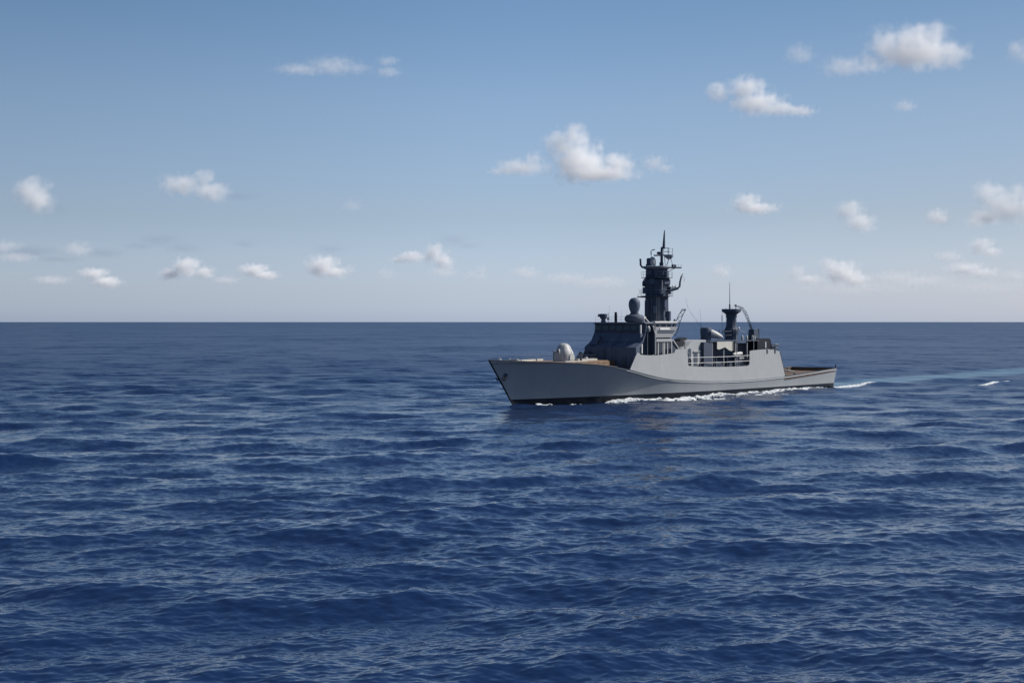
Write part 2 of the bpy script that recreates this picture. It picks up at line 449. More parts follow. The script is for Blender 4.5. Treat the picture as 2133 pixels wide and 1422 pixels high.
FAINT = 0.5
GREYC = (0.72, 0.74, 0.80)
C = [
 ('big white cloud with a two-headed tower rising from a flat base, above the mast', [(1170,305,38,34),(1198,285,30,30),(1208,338,62,44),(1285,342,38,28),(1240,364,92,15)], 4.4),
 ('thin grey-white wisp tapering left from the two-headed tower cloud', [(1085,350,60,18),(1112,338,24,24),(1050,357,36,9)], 1.3),
 ('pale rag of cloud just right of the two-headed tower cloud', [(1362,340,30,18),(1385,350,22,12)], 1.0),
 ('largest white cloud with a broad lumpy top, high at the right', [(1850,92,46,36),(1900,88,56,38),(1945,80,38,36),(1985,115,36,30),(1905,112,104,34)], 3.2),
 ('thin veil of cloud below the left end of the largest cloud', [(1755,142,52,22),(1810,140,40,16)], 0.9),
 ('small faint puff left of the largest cloud', [(1665,115,36,22)], 0.9),
 ('cloud cut by the right edge of the picture beside the largest cloud', [(2118,105,24,24),(2150,112,40,24)], 1.5),
 ('ragged white cloud with a peaked top, upper right below the largest cloud', [(1495,195,30,24),(1555,185,44,28),(1580,212,60,28),(1625,228,42,16)], 2.8),
 ('thin tail of cloud trailing right of the ragged peaked cloud', [(1672,231,34,12)], 1.2),
 ('tiny faint puff alone under the largest cloud', [(1885,221,28,13)], 0.8),
 ('long thin streak of cloud alone in the upper left sky', [(695,138,58,20),(625,143,60,12),(745,145,34,12)], 0.55),
 ('faint short wisp right of the long thin streak', [(808,128,26,12),(808,150,32,12)], 0.6),
 ('compact round white cloud at the left edge', [(62,402,40,34),(80,412,38,34)], 3.6),
 ('lopsided white cloud with a knob on top, left part of the sky', [(375,385,48,24),(425,375,26,24),(440,398,42,24)], 2.2),
 ('scarcely visible pinkish puff in mid sky, left of the tower cloud', [(735,428,26,14)], 0.5),
 ('low lens shaped white cloud right of the mast', [(1555,422,34,20),(1572,434,52,13)], 2.6),
 ('tilted oval white cloud in mid sky right of the ship mast', [(1768,440,32,24),(1788,463,38,26)], 2.8),
 ('small oval cloud left of the heaped cloud at the right edge', [(1955,453,32,18)], 2.4),
 ('heaped white cloud cut by the right edge, mid height', [(2055,402,36,26),(2090,430,52,36),(2130,428,42,44),(2060,452,50,18)], 3.2),
 ('faint flat scrap under the heaped cloud at the right edge', [(2035,463,28,11)], 0.9),
 ('rounded small white cloud under the heaped cloud at the right edge', [(2045,513,30,20),(2062,524,28,14)], 2.4),
 ('thin low cloud left of the rounded small cloud', [(1975,534,36,12)], 1.0),
 ('broad low cloud near the right edge, closest above the horizon there', [(2010,560,46,14),(2050,568,36,13)], 1.8),
 ('faint low cloud bank cut by the right edge', [(2110,575,40,14)], 0.8),
 ('slanting two part white cloud low above the horizon, right of the after mast', [(1728,552,24,16),(1755,568,44,24),(1785,582,34,16)], 3.0),
 ('small leaning white cloud left of the slanting two part cloud', [(1660,568,20,20),(1685,582,36,12)], 1.8),
 ('faint round puff just above the after mast', [(1503,565,28,15)], 1.4),
 ('faint stretched cloud bank low in the right part of the sky', [(1870,578,62,16),(1920,585,70,14)], 0.6),
 ('bright heart shaped low cloud left of the ship', [(905,530,24,24),(925,543,24,20)], 4.5),
 ('ragged wedge of cloud beside the heart shaped low cloud', [(858,535,32,13),(832,541,22,8)], 2.0),
 ('dim fragment of cloud under the heart shaped low cloud', [(925,567,36,14)], 0.8),
 ('small dim upright puff right of the heart shaped low cloud', [(1003,567,18,18),(985,575,26,12)], 0.9),
 ('dim low cloud left of the ship above its bow', [(1095,568,36,14)], 1.0),
 ('dim far cloud bank on the horizon behind the bow', [(1180,580,60,13),(1250,588,70,14)], 0.5),
 ('domed white cloud low above the horizon, left of centre', [(672,555,38,24),(700,566,28,14)], 4.0),
 ('tiny puff right of the domed white cloud', [(730,560,14,10)], 1.0),
 ('low flat white cloud with a bumpy top, second left of the domed cloud', [(530,563,34,14),(553,573,32,11)], 3.0),
 ('three lobed white cloud low in the left half of the sky', [(355,570,26,14),(388,556,32,22),(425,567,24,16)], 4.0),
 ('slanting tail shaped white cloud low at the left', [(195,570,32,13),(222,587,34,14)], 3.0),
 ('pale smudge of cloud above the slanting tail shaped cloud', [(160,518,36,16)], 1.0),
 ('dim flat cloud low at the left, beneath the pale smudge', [(108,583,42,10)], 0.8),
 ('dim wide cloud at the far left edge', [(10,515,40,16),(30,535,50,12)], 0.7),
 ('dim puff low above the horizon right of the domed cloud', [(805,570,24,14)], 0.7),
 ('dim flat puff between the bumpy cloud and the three lobed cloud', [(470,583,32,9)], 0.7),
 ('hazy veil of cloud lying low across the far right', [(1800,600,160,14),(2040,598,140,16)], 0.16),
]
for c in C:
    cloud(*c)
# thin shaded clouds: the shade is put into their dark bluish volume colour
for lab, lob, t in [
 ('bluish grey shaded cloud arching above the three lobed cloud', [(330,500,56,16),(380,516,52,12),(290,512,44,10)], 0.34),
 ('short bluish grey streak above the bumpy cloud', [(510,508,32,9)], 0.32),
 ('bluish grey streak above the domed cloud', [(685,518,44,11)], 0.30),
 ('long bluish grey streak at the far left', [(60,525,80,14),(120,540,60,8)], 0.32),
 ('bluish grey streak to the right of the pale smudge', [(215,527,56,12)], 0.34),
 ('grey tail of cloud sloping right from above the heart shaped cloud', [(945,500,44,15),(975,511,36,9)], 0.32),
 ('faint grey tail beside the lopsided knobbed cloud', [(500,408,50,12)], 0.25),
 ('grey shadowed fringe right of the compact round cloud', [(118,432,34,14)], 0.25),
]:
    cloud(lab, lob, t * 0.62, hard=0.9, group='thin shaded clouds low in the left sky', tone=(0.30, 0.36, 0.50))
#ENDCLOUDS
#SHIP
# ------------------------------------------------------------------ mesh helper (ship frame: s aft, y port, z up)
class MB:
    def __init__(self):
        self.v, self.f = [], []
    def add(self, vs, fs):
        o = len(self.v)
        self.v += [tuple(p) for p in vs]
        self.f += [[i + o for i in f] for f in fs]
    def hexa(self, lo, hi):
        """lo and hi: four corners each, same order"""
        self.add(list(lo) + list(hi), [[0, 1, 2, 3], [4, 5, 6, 7], [0, 1, 5, 4], [1, 2, 6, 5], [2, 3, 7, 6], [3, 0, 4, 7]])
    def box(self, s0, s1, y0, y1, z0, z1, inset=0.0):
        i = inset
        self.hexa([(s0, y0, z0), (s1, y0, z0), (s1, y1, z0), (s0, y1, z0)],
                  [(s0 + i, y0 + i, z1), (s1 - i, y0 + i, z1), (s1 - i, y1 - i, z1), (s0 + i, y1 - i, z1)])
    def prism(self, a, b):
        """two matching outlines joined by a skin"""
        n = len(a)
        self.add(list(a) + list(b), [list(range(n)), list(range(n, 2 * n))] + [[i, (i + 1) % n, n + (i + 1) % n, n + i] for i in range(n)])
    def prism_y(self, poly, y0, y1):
        self.prism([(s, y0, z) for s, z in poly], [(s, y1, z) for s, z in poly])
    def prism_s(self, poly, s0, s1):
        self.prism([(s0, y, z) for y, z in poly], [(s1, y, z) for y, z in poly])
    def prism_z(self, poly, z0, z1):
        self.prism([(s, y, z0) for s, y in poly], [(s, y, z1) for s, y in poly])
    def loft(self, rings, closed=True, caps=True):
        n = len(rings[0]); o = len(self.v)
        for r in rings: self.v += [tuple(p) for p in r]
        m = n if closed else n - 1
        for j in range(len(rings) - 1):
            for i in range(m):
                k = (i + 1) % n
                self.f.append([o + j * n + i, o + j * n + k, o + (j + 1) * n + k, o + (j + 1) * n + i])
        if caps and closed:
            self.f.append([o + i for i in range(n)]); self.f.append([o + (len(rings) - 1) * n + i for i in range(n)])
    def lathe(self, s, y, prof, n=20, rot=0.0, squash=1.0):
        self.loft([[(s + r * math.cos(rot + 2 * math.pi * i / n), y + r * squash * math.sin(rot + 2 * math.pi * i / n), z) for i in range(n)] for r, z in prof])
    def tube(self, pts, r, n=6, r1=None):
        P = [Vector(p) for p in pts]; rings = []
        for i, p in enumerate(P):
            t = (P[min(i + 1, len(P) - 1)] - P[max(i - 1, 0)]).normalized()
            a = t.cross(Vector((0, 0, 1)) if abs(t.z) < 0.9 else Vector((1, 0, 0))).normalized(); b = t.cross(a)
            rr = r if r1 is None else r + (r1 - r) * i / (len(P) - 1)
            rings.append([p + a * rr * math.cos(2 * math.pi * k / n) + b * rr * math.sin(2 * math.pi * k / n) for k in range(n)])
        self.loft(rings)
    def ball(self, s, y, z, r, rz=None, n=16):
        rz = rz or r
        self.lathe(s, y, [(max(1e-3, r * math.cos(t)), z + rz * math.sin(t)) for t in np.linspace(-math.pi / 2, math.pi / 2, n // 2 + 1)], n)
    def axis(self, p0, p1, prof, n=18):
        """body of revolution along p0 -> p1, prof = (radius, 0..1)"""
        a, b = Vector(p0), Vector(p1); t = (b - a)
        u = t.normalized().cross(Vector((0, 0, 1))).normalized(); w = t.normalized().cross(u)
        self.loft([[a + t * q + u * r * math.cos(2 * math.pi * k / n) + w * r * math.sin(2 * math.pi * k / n) for k in range(n)] for r, q in prof])
    def build(self, name, mat, parent, smooth=32, bevel=0.0, label=None, each=False):
        if each: return self.build_each(name, mat, parent, smooth, bevel, label)
        me = bpy.data.meshes.new(name)
        me.from_pydata([(-p[0], p[1], p[2]) for p in self.v], [], self.f)
        bm = bmesh.new(); bm.from_mesh(me)
        bmesh.ops.remove_doubles(bm, verts=bm.verts, dist=1e-5)
        if bevel:
            es = [e for e in bm.edges if len(e.link_faces) == 2 and e.calc_face_angle(0) > R(40)]
            bmesh.ops.bevel(bm, geom=es, offset=bevel, segments=2, affect='EDGES', clamp_overlap=True)
        bmesh.ops.recalc_face_normals(bm, faces=bm.faces)
        bm.to_mesh(me); bm.free()
        me.polygons.foreach_set('use_smooth', [True] * len(me.polygons))
        me.set_sharp_from_angle(angle=R(smooth))
        me.materials.append(M[mat])
        o = bpy.data.objects.new(name, me); col.objects.link(o)
        o.parent = parent
        if label: o['label'] = label
        return o

def build_each(self, name, mat, parent, *a):
    """every loose piece becomes a part of its own"""
    par = list(range(len(self.v)))
    def find(i):
        while par[i] != i: par[i] = par[par[i]]; i = par[i]
        return i
    for f in self.f:
        for i in f[1:]: par[find(i)] = find(f[0])
    groups = {}
    for f in self.f: groups.setdefault(find(f[0]), []).append(f)
    for fs in groups.values():
        used = sorted({i for f in fs for i in f}); mp = {i: k for k, i in enumerate(used)}
        p = MB(); p.v = [self.v[i] for i in used]; p.f = [[mp[i] for i in f] for f in fs]
        o = p.build(name, mat, parent, *a)
    return o
MB.build_each = build_each

ship = bpy.data.objects.new('warship', None); col.objects.link(ship)
ship.location = (STEM[0], STEM[1], 0)
ship.rotation_euler = (0, 0, TH + math.pi)
ship['label'] = 'grey patrol warship with a tall dark mast steaming across the open blue sea'
ship['category'] = 'warship'

def interp(x, xs, ys):
    """smooth curve through the points"""
    x = np.asarray(x, float); xs = np.array(xs, float); ys = np.array(ys, float)
    d = np.gradient(ys, xs); i = np.clip(np.searchsorted(xs, x) - 1, 0, len(xs) - 2)
    h = xs[i + 1] - xs[i]; t = np.clip((x - xs[i]) / h, 0, 1)
    return ((2 * t**3 - 3 * t**2 + 1) * ys[i] + (t**3 - 2 * t**2 + t) * h * d[i] + (-2 * t**3 + 3 * t**2) * ys[i + 1] + (t**3 - t**2) * h * d[i + 1])

ZS = [-5.7, 0, 5, 9, 13, 17, 20, 22, 24.8, 30, 38, 48, 58, 69, 80, 92.3]
ZE = [7.12, 6.80, 6.60, 6.38, 6.06, 5.62, 5.16, 4.75, 4.12, 3.36, 2.80, 2.48, 2.46, 2.72, 3.16, 3.66]
def z_edge(s): return interp(s, ZS, ZE)
def hb_deck(s):
    s = np.asarray(s, float)
    f = 6.3 * (1 - np.clip(1 - (s + 5.7) / 27.0, 0, 1) ** 2.15)
    return f - 1.25 * np.clip((s - 66) / 26.3, 0, 1) ** 1.8

# ---- hull
def hull_point(t, q, side):
    """t 0..1 along the ship, q: -1..0 below the water, 0..1 from the water to the deck edge"""
    s_d = -5.7 + t * 98.0
    ze = float(z_edge(s_d))
    z = q * 1.6 if q < 0 else q * ze
    stem = -5.7 * z / 7.12 if z > 0 else -z * 0.5
    stern = 91.3 + 1.0 * max(z, 0) / 3.66
    s = stem + t * (stern - stem)
    bw, bd = float(hb_water(min(max(s, 0.0), 91.5))), float(hb_deck(s_d))
    if t >= 1: bw = float(hb_water(91.5))
    if q < 0: y = bw * (1 + 0.25 * q)
    else:
        k = q ** (1.0 + 0.25 * min(1, t * 1.6))
        y = bw + (bd - bw) * k
    return (s, side * y, z)
QS = [-1, -0.5, 0, 0.12, 0.25, 0.4, 0.55, 0.7, 0.82, 0.92, 1.0]
TS = [0, 0.004, 0.012, 0.025, 0.04, 0.06, 0.08, 0.1, 0.125, 0.15, 0.175, 0.2, 0.23, 0.26, 0.3, 0.34, 0.38, 0.44, 0.5, 0.56, 0.62, 0.68, 0.74, 0.8, 0.85, 0.9, 0.95, 1.0]
h = MB()
rings = []
for t in TS:
    port = [hull_point(t, q, 1) for q in QS]; star = [hull_point(t, q, -1) for q in QS]
    inner = []
    rings.append(port[::-1] + star)
h.loft(rings, closed=False, caps=False)
o0 = (len(TS) - 1) * 2 * len(QS)
h.f.append([o0 + i for i in range(2 * len(QS))])
hull = h.build('hull', 'hull', ship, smooth=40)
# rubbing strake along the side, below the deck edge
m = MB()
for side in (1, -1):
    for drop, r in ((0.30, 0.055),):
        pts = []
        for s_ in np.linspace(19, 91.5, 60):
            t = (s_ + 5.7) / 98.0
            q = 1 - drop / float(z_edge(s_))
            p = hull_point(t, q, side); pts.append((p[0], p[1] + side * 0.03, p[2]))
        m.tube(pts, r)
m.build('rubbing_strake', 'grey', hull, each=True)
# gunwale cap, dark at the bow
m = MB()
for side in (1, -1):
    m.tube([(hull_point(t, 1, side)[0], hull_point(t, 1, side)[1], hull_point(t, 1, side)[2] + 0.02) for t in [x for x in TS if x < 0.26]], 0.07)
m.build('bow_gunwale', 'black', hull, each=True)
m = MB()
for side in (1, -1):
    m.tube([(hull_point(t, 1, side)[0], hull_point(t, 1, side)[1], hull_point(t, 1, side)[2] + 0.02) for t in np.linspace(0.765, 1, 14)], 0.055)
m.tube([hull_point(1, 1, 1), hull_point(1, 1, -1)], 0.055)
m.build('stern_gunwale', 'black', hull)
m = MB()   # bar along the stem
m.tube([(hull_point(0, q, 1)[0] - 0.02, 0, hull_point(0, q, 1)[2]) for q in QS[2:]], 0.13, 8)
m.build('stem_bar', 'black', hull)
# anchor in its hawse pipe, one each side
for side in (1, -1):
    p = Vector(hull_point(0.014, 0.68, side)); nrm = Vector((-0.5, side * 0.8, -0.25)).normalized()
    m = MB()
    c = p + nrm * 0.03
    m.axis(c - nrm * 0.3, c + nrm * 0.12, [(0.34, 0), (0.36, 0.8), (0.30, 1.0)], 14)
    pipe = m.build('hawse_pipe', 'slate', hull)
    m = MB()
    c = p + nrm * 0.18
    m.tube([c, c + Vector((-0.35, side * 0.05, -0.75))], 0.09)
    e = c + Vector((-0.35, side * 0.05, -0.75))
    m.tube([e + Vector((-0.5, 0, 0.45)), e + Vector((-0.1, 0, 0)), e + Vector((0.45, side * 0.25, 0.4))], 0.1, 6, 0.05)
    m.build('anchor', 'black', ship)

# ---- decks
m = MB()
ss = np.linspace(14.5, 70, 34)
m.loft([[(s_, float(hb_deck(s_)) - 0.02, float(z_edge(s_)) - 0.06), (s_, -float(hb_deck(s_)) + 0.02, float(z_edge(s_)) - 0.06)] for s_ in ss], closed=False, caps=False)
m.build('main_deck', 'grey2', ship)
m = MB()
ss = np.linspace(70, 92.1, 14)
m.loft([[(s_, float(hb_deck(s_)) - 0.02, float(z_edge(s_)) - 0.62), (s_, -float(hb_deck(s_)) + 0.02, float(z_edge(s_)) - 0.62)] for s_ in ss], closed=False, caps=False)
m.build('quarterdeck', 'shaded_wood', ship, label='brown planked deck at the stern')
m = MB()   # planked lining inside the stern bulwark
for side in (1, -1):
    m.loft([[(s_, side * (float(hb_deck(s_)) - 0.07), float(z_edge(s_)) - 0.66), (s_, side * (float(hb_deck(s_)) - 0.07), float(z_edge(s_)) - 0.01)] for s_ in ss], closed=False, caps=False)
m.box(92.02, 92.1, -4.95, 4.95, 2.9, 3.62)
m.build('stern_bulwark_lining', 'shaded_wood', ship)
m = MB()
m.box(69.7, 70.0, -6.0, 6.0, 1.6, 2.7)
m.build('quarterdeck_step', 'grey2', ship)
# raised planked forecastle
def fc_y(s): return max(0.02, float(hb_deck(s)) - 0.16)
fs = [-5.2, -4.4, -3, -1, 1.5, 4, 6.5, 9, 11, 13, 15, 16.1]
outline = [(s_, fc_y(s_)) for s_ in fs] + [(19.2, 3.4), (22.2, 1.0), (25.5, 0.6), (25.5, -5.6)] + [(s_, -fc_y(s_)) for s_ in [22, 19] + fs[::-1]]
m = MB(); m.prism([(s_, y_, min(6.52, float(z_edge(min(s_, 17.5))) - 0.04)) for s_, y_ in outline], [(s_, y_, 6.56) for s_, y_ in outline])
m.build('forecastle_deck', 'wood', ship, label='raised brown planked deck at the bow')
# low white waterway along the far edge and coaming at the after end
m = MB()
for s0, s1 in ((-4.6, -1.2), (-0.6, 1.8), (2.2, 6.2), (6.6, 11.2), (11.6, 13.4)):
    a, b = fc_y(s0) - 0.06, fc_y(s1) - 0.06
    m.hexa([(s0, -a, 6.55), (s1, -b, 6.55), (s1, -b + 0.3, 6.55), (s0, -a + 0.3, 6.55)], [(s0, -a, 6.83), (s1, -b, 6.83), (s1, -b + 0.3, 6.83), (s0, -a + 0.3, 6.83)])
m.build('waterway', 'canvas', ship, each=True)
m = MB(); m.box(9.4, 15.0, 1.9, 2.5, 6.55, 6.66); m.build('gun_coaming', 'canvas', ship, bevel=0.03)
m = MB(); m.box(15.5, 20.5, -0.6, 0.2, 6.55, 6.85); m.build('deck_coaming', 'canvas', ship, bevel=0.03)
m = MB(); m.box(17.8, 18.3, -0.4, 0.0, 6.85, 7.15); m.build('ventilator', 'pale', ship, bevel=0.05)
# foredeck fittings
m = MB(); m.lathe(14.4, 1.6, [(0.30, 6.55), (0.30, 6.65), (0.2, 6.7), (0.2, 7.45), (0.27, 7.5), (0.27, 7.62), (0.05, 7.66)], 14)
m.build('bollard', 'dark', ship)
m = MB(); m.lathe(-3.6, 0.3, [(0.2, 6.55), (0.2, 7.0), (0.26, 7.05), (0.26, 7.25)], 10); m.tube([(-3.6, 0.3, 7.2), (-3.6, 0.3, 7.5)], 0.05); m.build('fairlead', 'white', ship)
m = MB(); m.box(-1.2, 1.2, -0.35, 0.35, 6.55, 6.85); m.axis((0, -0.8, 6.95), (0, 0.8, 6.95), [(0.3, 0), (0.18, 0.1), (0.18, 0.9), (0.3, 1)], 12)
m.build('windlass', 'grey2', ship)
m = MB(); m.tube([(-5.1, 0, 6.9), (-5.1, 0, 7.6)], 0.035); m.build('jackstaff', 'grey', ship)

# guard rails round the forecastle
def rail(name, pts, height, mat, r=0.018, bars=(1.0, 0.5), every=1.6, parent=ship):
    m = MB(); P = [Vector(p) for p in pts]
    for b in bars: m.tube([p + Vector((0, 0, height * b)) for p in P], r, 4)
    for a, b in zip(P[:-1], P[1:]):
        n = max(1, int((b - a).length / every))
        for i in range(n): 
            q = a.lerp(b, i / n); m.tube([q, q + Vector((0, 0, height))], r, 4)
    m.tube([P[-1], P[-1] + Vector((0, 0, height))], r, 4)
    return m.build(name, mat, parent)
for side in (-1, 1):
    rail('guard_rail', [(s_, side * (fc_y(s_) - 0.05), 6.56) for s_ in fs[1:-2 if side > 0 else None]], 1.1, 'slate', 0.011, (1.0, 0.66, 0.33), 2.2)

# ---- gun turret
turret = MB()
prof = [(1.50, 6.66), (1.54, 7.0), (1.52, 7.6), (1.44, 8.05), (1.20, 8.45), (1.02, 8.85), (0.78, 9.2), (0.45, 9.38), (0.05, 9.42)]
turret.lathe(12.1, 0, prof, 22)
tur = turret.build('gun_turret', 'pale', ship, smooth=28)
m = MB(); m.lathe(12.1, 0, [(1.62, 6.555), (1.62, 6.70), (1.40, 6.705)], 24); m.build('turret_ring', 'grey', tur)
m = MB(); m.prism_s([(-0.38, 6.9), (0.34, 6.9), (0.34, 8.0), (0.2, 8.5), (-0.2, 8.5), (-0.34, 8.0)], 10.5, 11.3); m.build('gun_shield', 'grey', tur, bevel=0.04)
m = MB(); m.prism_y([(11.6, 6.7), (12.9, 6.7), (12.9, 7.5), (12.7, 7.75), (11.8, 7.75), (11.6, 7.5)], 1.1, 1.58); m.build('side_locker', 'pale', tur, bevel=0.08)
m = MB(); m.prism_y([(11.4, 6.7), (12.9, 6.7), (12.9, 7.9), (11.4, 7.9)], -1.6, -1.1); m.build('side_locker', 'grey', tur, bevel=0.1)
m = MB()
for a in (0.5, 1.5, 2.4, 3.4, 4.4, 5.4):
    m.tube([(12.1 + (r + 0.012) * math.cos(a), (r + 0.012) * math.sin(a), z) for r, z in prof[1:-1]], 0.022, 4)
m.build('panel_seam', 'grey2', tur, each=True)
m = MB(); m.axis((10.6, 0, 8.15), (9.3, 0, 8.2), [(0.12, 0), (0.12, 0.2), (0.075, 0.25), (0.07, 0.95), (0.09, 1)], 10); m.build('gun_barrel', 'dark', tur)

# ---- bridge block
m = MB()
front = [(24.5, 4.0), (24.5, 8.6), (26.3, 9.6), (27.3, 11.2), (27.35, 12.42), (29.6, 12.42), (29.6, 4.0)]
m.prism_y(front, -5.5, 3.7)
fr2 = [(24.5, 3.9), (24.5, 8.6), (26.3, 9.6), (27.3, 11.2), (27.35, 12.42), (27.65, 12.42), (27.3, 10.9), (26.6, 9.4), (25.6, 8.5), (25.6, 3.9)]
m.prism_y(fr2, 3.7, 5.0)
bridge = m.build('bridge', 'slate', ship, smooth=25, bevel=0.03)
# plate seams, ledge and ports on the front
m = MB(); m.box(25.95, 26.5, -5.55, 5.05, 9.42, 9.50); m.build('front_ledge', 'dark', bridge)
m = MB(); m.prism_y([(27.30, 11.25), (27.19, 11.25), (27.28, 12.25), (27.38, 12.25)], -5.45, 5.02); m.build('front_panel', 'dark', bridge)
for k in range(7):
    yy = -5.3 + k * 1.47
    m = MB(); m.prism_y([(27.24, 11.42), (27.13, 11.42), (27.23, 12.15), (27.33, 12.15)], yy, yy + 1.2)
    m.build('bridge_window', 'glass', bridge)
m = MB(); m.box(27.0, 27.12, -5.4, 5.0, 11.28, 11.34); m.build('window_ledge', 'slate', bridge)
m = MB(); m.tube([(24.32, 0.2, 4.6), (24.32, 0.2, 8.5), (26.1, 0.2, 9.62), (27.05, 0.2, 11.2)], 0.045, 5); m.build('front_seam', 'slate', bridge)
m = MB(); m.hexa([(25.05, -4.9, 8.98), (25.05, -3.4, 8.98), (24.75, -3.4, 8.98), (24.75, -4.9, 8.98)], [(26.7, -4.4, 10.45), (26.7, -3.7, 10.45), (26.3, -3.7, 10.45), (26.3, -4.4, 10.45)]); m.build('front_panel', 'slate', bridge)
for yy in (-3.0, -0.4, 2.6):
    m = MB(); m.tube([(24.6, yy, 8.6), (24.6, yy, 9.5)], 0.03, 4); m.tube([(25.4, yy, 9.1), (25.4, yy, 10.0)], 0.03, 4); m.tube([(24.6, yy, 9.5), (25.4, yy, 10.0)], 0.025, 4); m.build('hand_rail', 'grey2', bridge)
for yy, z0, z1 in ((-1.9, 6.6, 8.3), (2.3, 5.2, 7.1)):
    m = MB(); m.box(24.42, 24.52, yy, yy + 0.8, z0, z1); d = m.build('door', 'dark', bridge, bevel=0.02)
    m = MB(); m.tube([(24.38, yy + 0.12, (z0 + z1) / 2 - 0.1), (24.38, yy + 0.12, (z0 + z1) / 2 + 0.15)], 0.03); m.build('handle', 'grey', d)
m = MB(); m.tube([(24.3, 4.1, 4.2), (24.3, 4.1, 7.0)], 0.05); m.tube([(24.3, -2.6, 6.6), (24.3, -2.6, 8.8)], 0.05); m.tube([(24.3, 0.9, 5.0), (24.3, 0.9, 8.5)], 0.045)
m.build('pipe', 'slate', bridge, each=True)
m = MB(); m.box(23.7, 24.5, -5.3, -4.0, 6.5, 7.9, 0.1); m.box(23.9, 24.5, -3.9, -3.3, 6.5, 7.4, 0.05); m.build('locker', 'dark', bridge, bevel=0.05)
m = MB(); m.box(22.6, 24.0, 3.0, 5.2, 3.9, 5.1, 0.1); m.build('locker', 'dark', bridge, bevel=0.05)
# bridge roof
m = MB(); m.prism_z([(27.0, -5.6), (27.0, 5.1), (36.0, 5.1), (39.8, 3.0), (39.8, -3.0), (36, -5.6)], 12.42, 12.62); m.build('roof', 'dark', bridge, bevel=0.03)
m = MB(); m.prism_z([(27.2, -5.4), (27.2, 4.9), (36.0, 4.9), (39.6, 2.9), (39.6, -2.9), (36, -5.4)], 12.625, 12.70); m.build('roof_top', 'grey', bridge)
m = MB(); m.box(29.7, 36.1, 4.9, 5.16, 12.625, 12.86); m.build('roof_coaming', 'white', bridge)
rail('guard_rail', [(27.3, 4.9, 12.7), (27.3, -5.4, 12.7)], 0.95, 'slate', 0.012, (1.0, 0.5), 1.5, bridge)
# after half of the bridge: windows, dark band, flared block
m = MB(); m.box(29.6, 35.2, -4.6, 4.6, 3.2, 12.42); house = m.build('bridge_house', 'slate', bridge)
m = MB(); m.box(29.75, 35.1, 4.55, 4.68, 7.3, 9.45); m.build('side_window', 'glass', house)
m = MB()
for s_ in (29.75, 31.15, 32.55, 33.0, 33.9, 35.1): m.box(s_ - 0.07, s_ + 0.07, 4.6, 4.76, 7.3, 9.45)
m.box(29.6, 35.2, 4.6, 4.76, 9.40, 9.52); m.build('window_frame', 'white', house)
m = MB(); m.box(30.4, 35.0, 4.6, 4.9, 9.52, 9.95); m.build('side_beam', 'grey', house, bevel=0.03)
m = MB(); m.prism([(29.9, 4.6, 10.2), (34.9, 4.6, 10.2), (34.9, 4.95, 10.2), (29.9, 4.95, 10.2)], [(29.7, 4.6, 11.95), (36.3, 4.6, 11.95), (36.3, 5.2, 11.95), (29.7, 5.2, 11.95)])
fl = m.build('flared_block', 'grey', house, bevel=0.03)
m = MB(); m.prism([(34.9, 4.95, 10.2), (34.9, -4.95, 10.2), (33.5, -4.95, 10.2), (33.5, 4.95, 10.2)], [(36.3, 5.19, 11.94), (36.3, -5.19, 11.94), (33.5, -5.19, 11.94), (33.5, 5.19, 11.94)])
m.build('after_wall', 'grey', house)
m = MB(); m.box(30.6, 35.2, 5.06, 5.16, 11.02, 11.10); m.box(30.4, 35.5, 5.10, 5.2, 11.32, 11.38); m.build('grab_rail', 'dark', fl, each=True)
m = MB(); m.box(31.0, 33.8, 5.1, 5.24, 11.45, 11.8); m.build('name_board', 'white', fl, bevel=0.02)
m = MB()
for s_ in (29.9, 31.4, 33.2, 35.6): m.tube([(s_, 4.95, 11.95), (s_, 4.95, 12.62)], 0.06)
m.tube([(35.6, 4.95, 11.4), (35.6, 4.95, 12.9)], 0.06)
m.build('roof_post', 'white', house, each=True)
# wing bulkhead outlined by a white flange
wing = [(3.7, 7.4), (5.35, 7.4), (5.35, 10.9), (5.0, 11.9), (4.4, 12.4), (3.7, 12.4)]
m = MB(); m.prism_s(wing, 29.45, 29.6); wb = m.build('wing_bulkhead', 'dark', bridge)
m = MB(); m.tube([(29.4, 5.38, 7.4), (29.4, 5.38, 10.9), (29.4, 5.02, 11.95), (29.4, 4.4, 12.42)], 0.11, 6); m.build('wing_flange', 'white', wb)
m = MB(); m.box(26.7, 26.95, 4.3, 4.6, 7.6, 10.9); m.box(26.0, 26.2, 4.7, 4.9, 10.9, 12.3); m.build('wing_post', 'white', bridge, each=True)
m = MB(); m.box(25.6, 29.4, 3.7, 5.0, 7.1, 7.3); m.build('wing_floor', 'dark', bridge)
m = MB(); m.ball(28.3, 4.6, 11.6, 0.5, 0.7); m.tube([(28.3, 4.6, 7.3), (28.3, 4.6, 11.2)], 0.08); m.build('wing_lamp', 'grey2', bridge)
# slanting brace abaft the windows
m = MB(); m.prism([(35.2, 4.4, 9.6), (35.5, 4.4, 9.6), (37.0, 4.4, 8.0), (36.8, 4.4, 7.2), (35.2, 4.4, 7.2)], [(35.2, 4.7, 9.6), (35.5, 4.7, 9.6), (37.0, 4.9, 8.0), (36.8, 4.9, 7.2), (35.2, 4.7, 7.2)]); br = m.build('brace', 'dark', bridge)
m = MB(); m.tube([(35.4, 4.8, 9.65), (36.6, 4.9, 8.5), (37.05, 4.95, 8.0), (36.9, 4.95, 7.3)], 0.12); m.build('brace_flange', 'white', br)

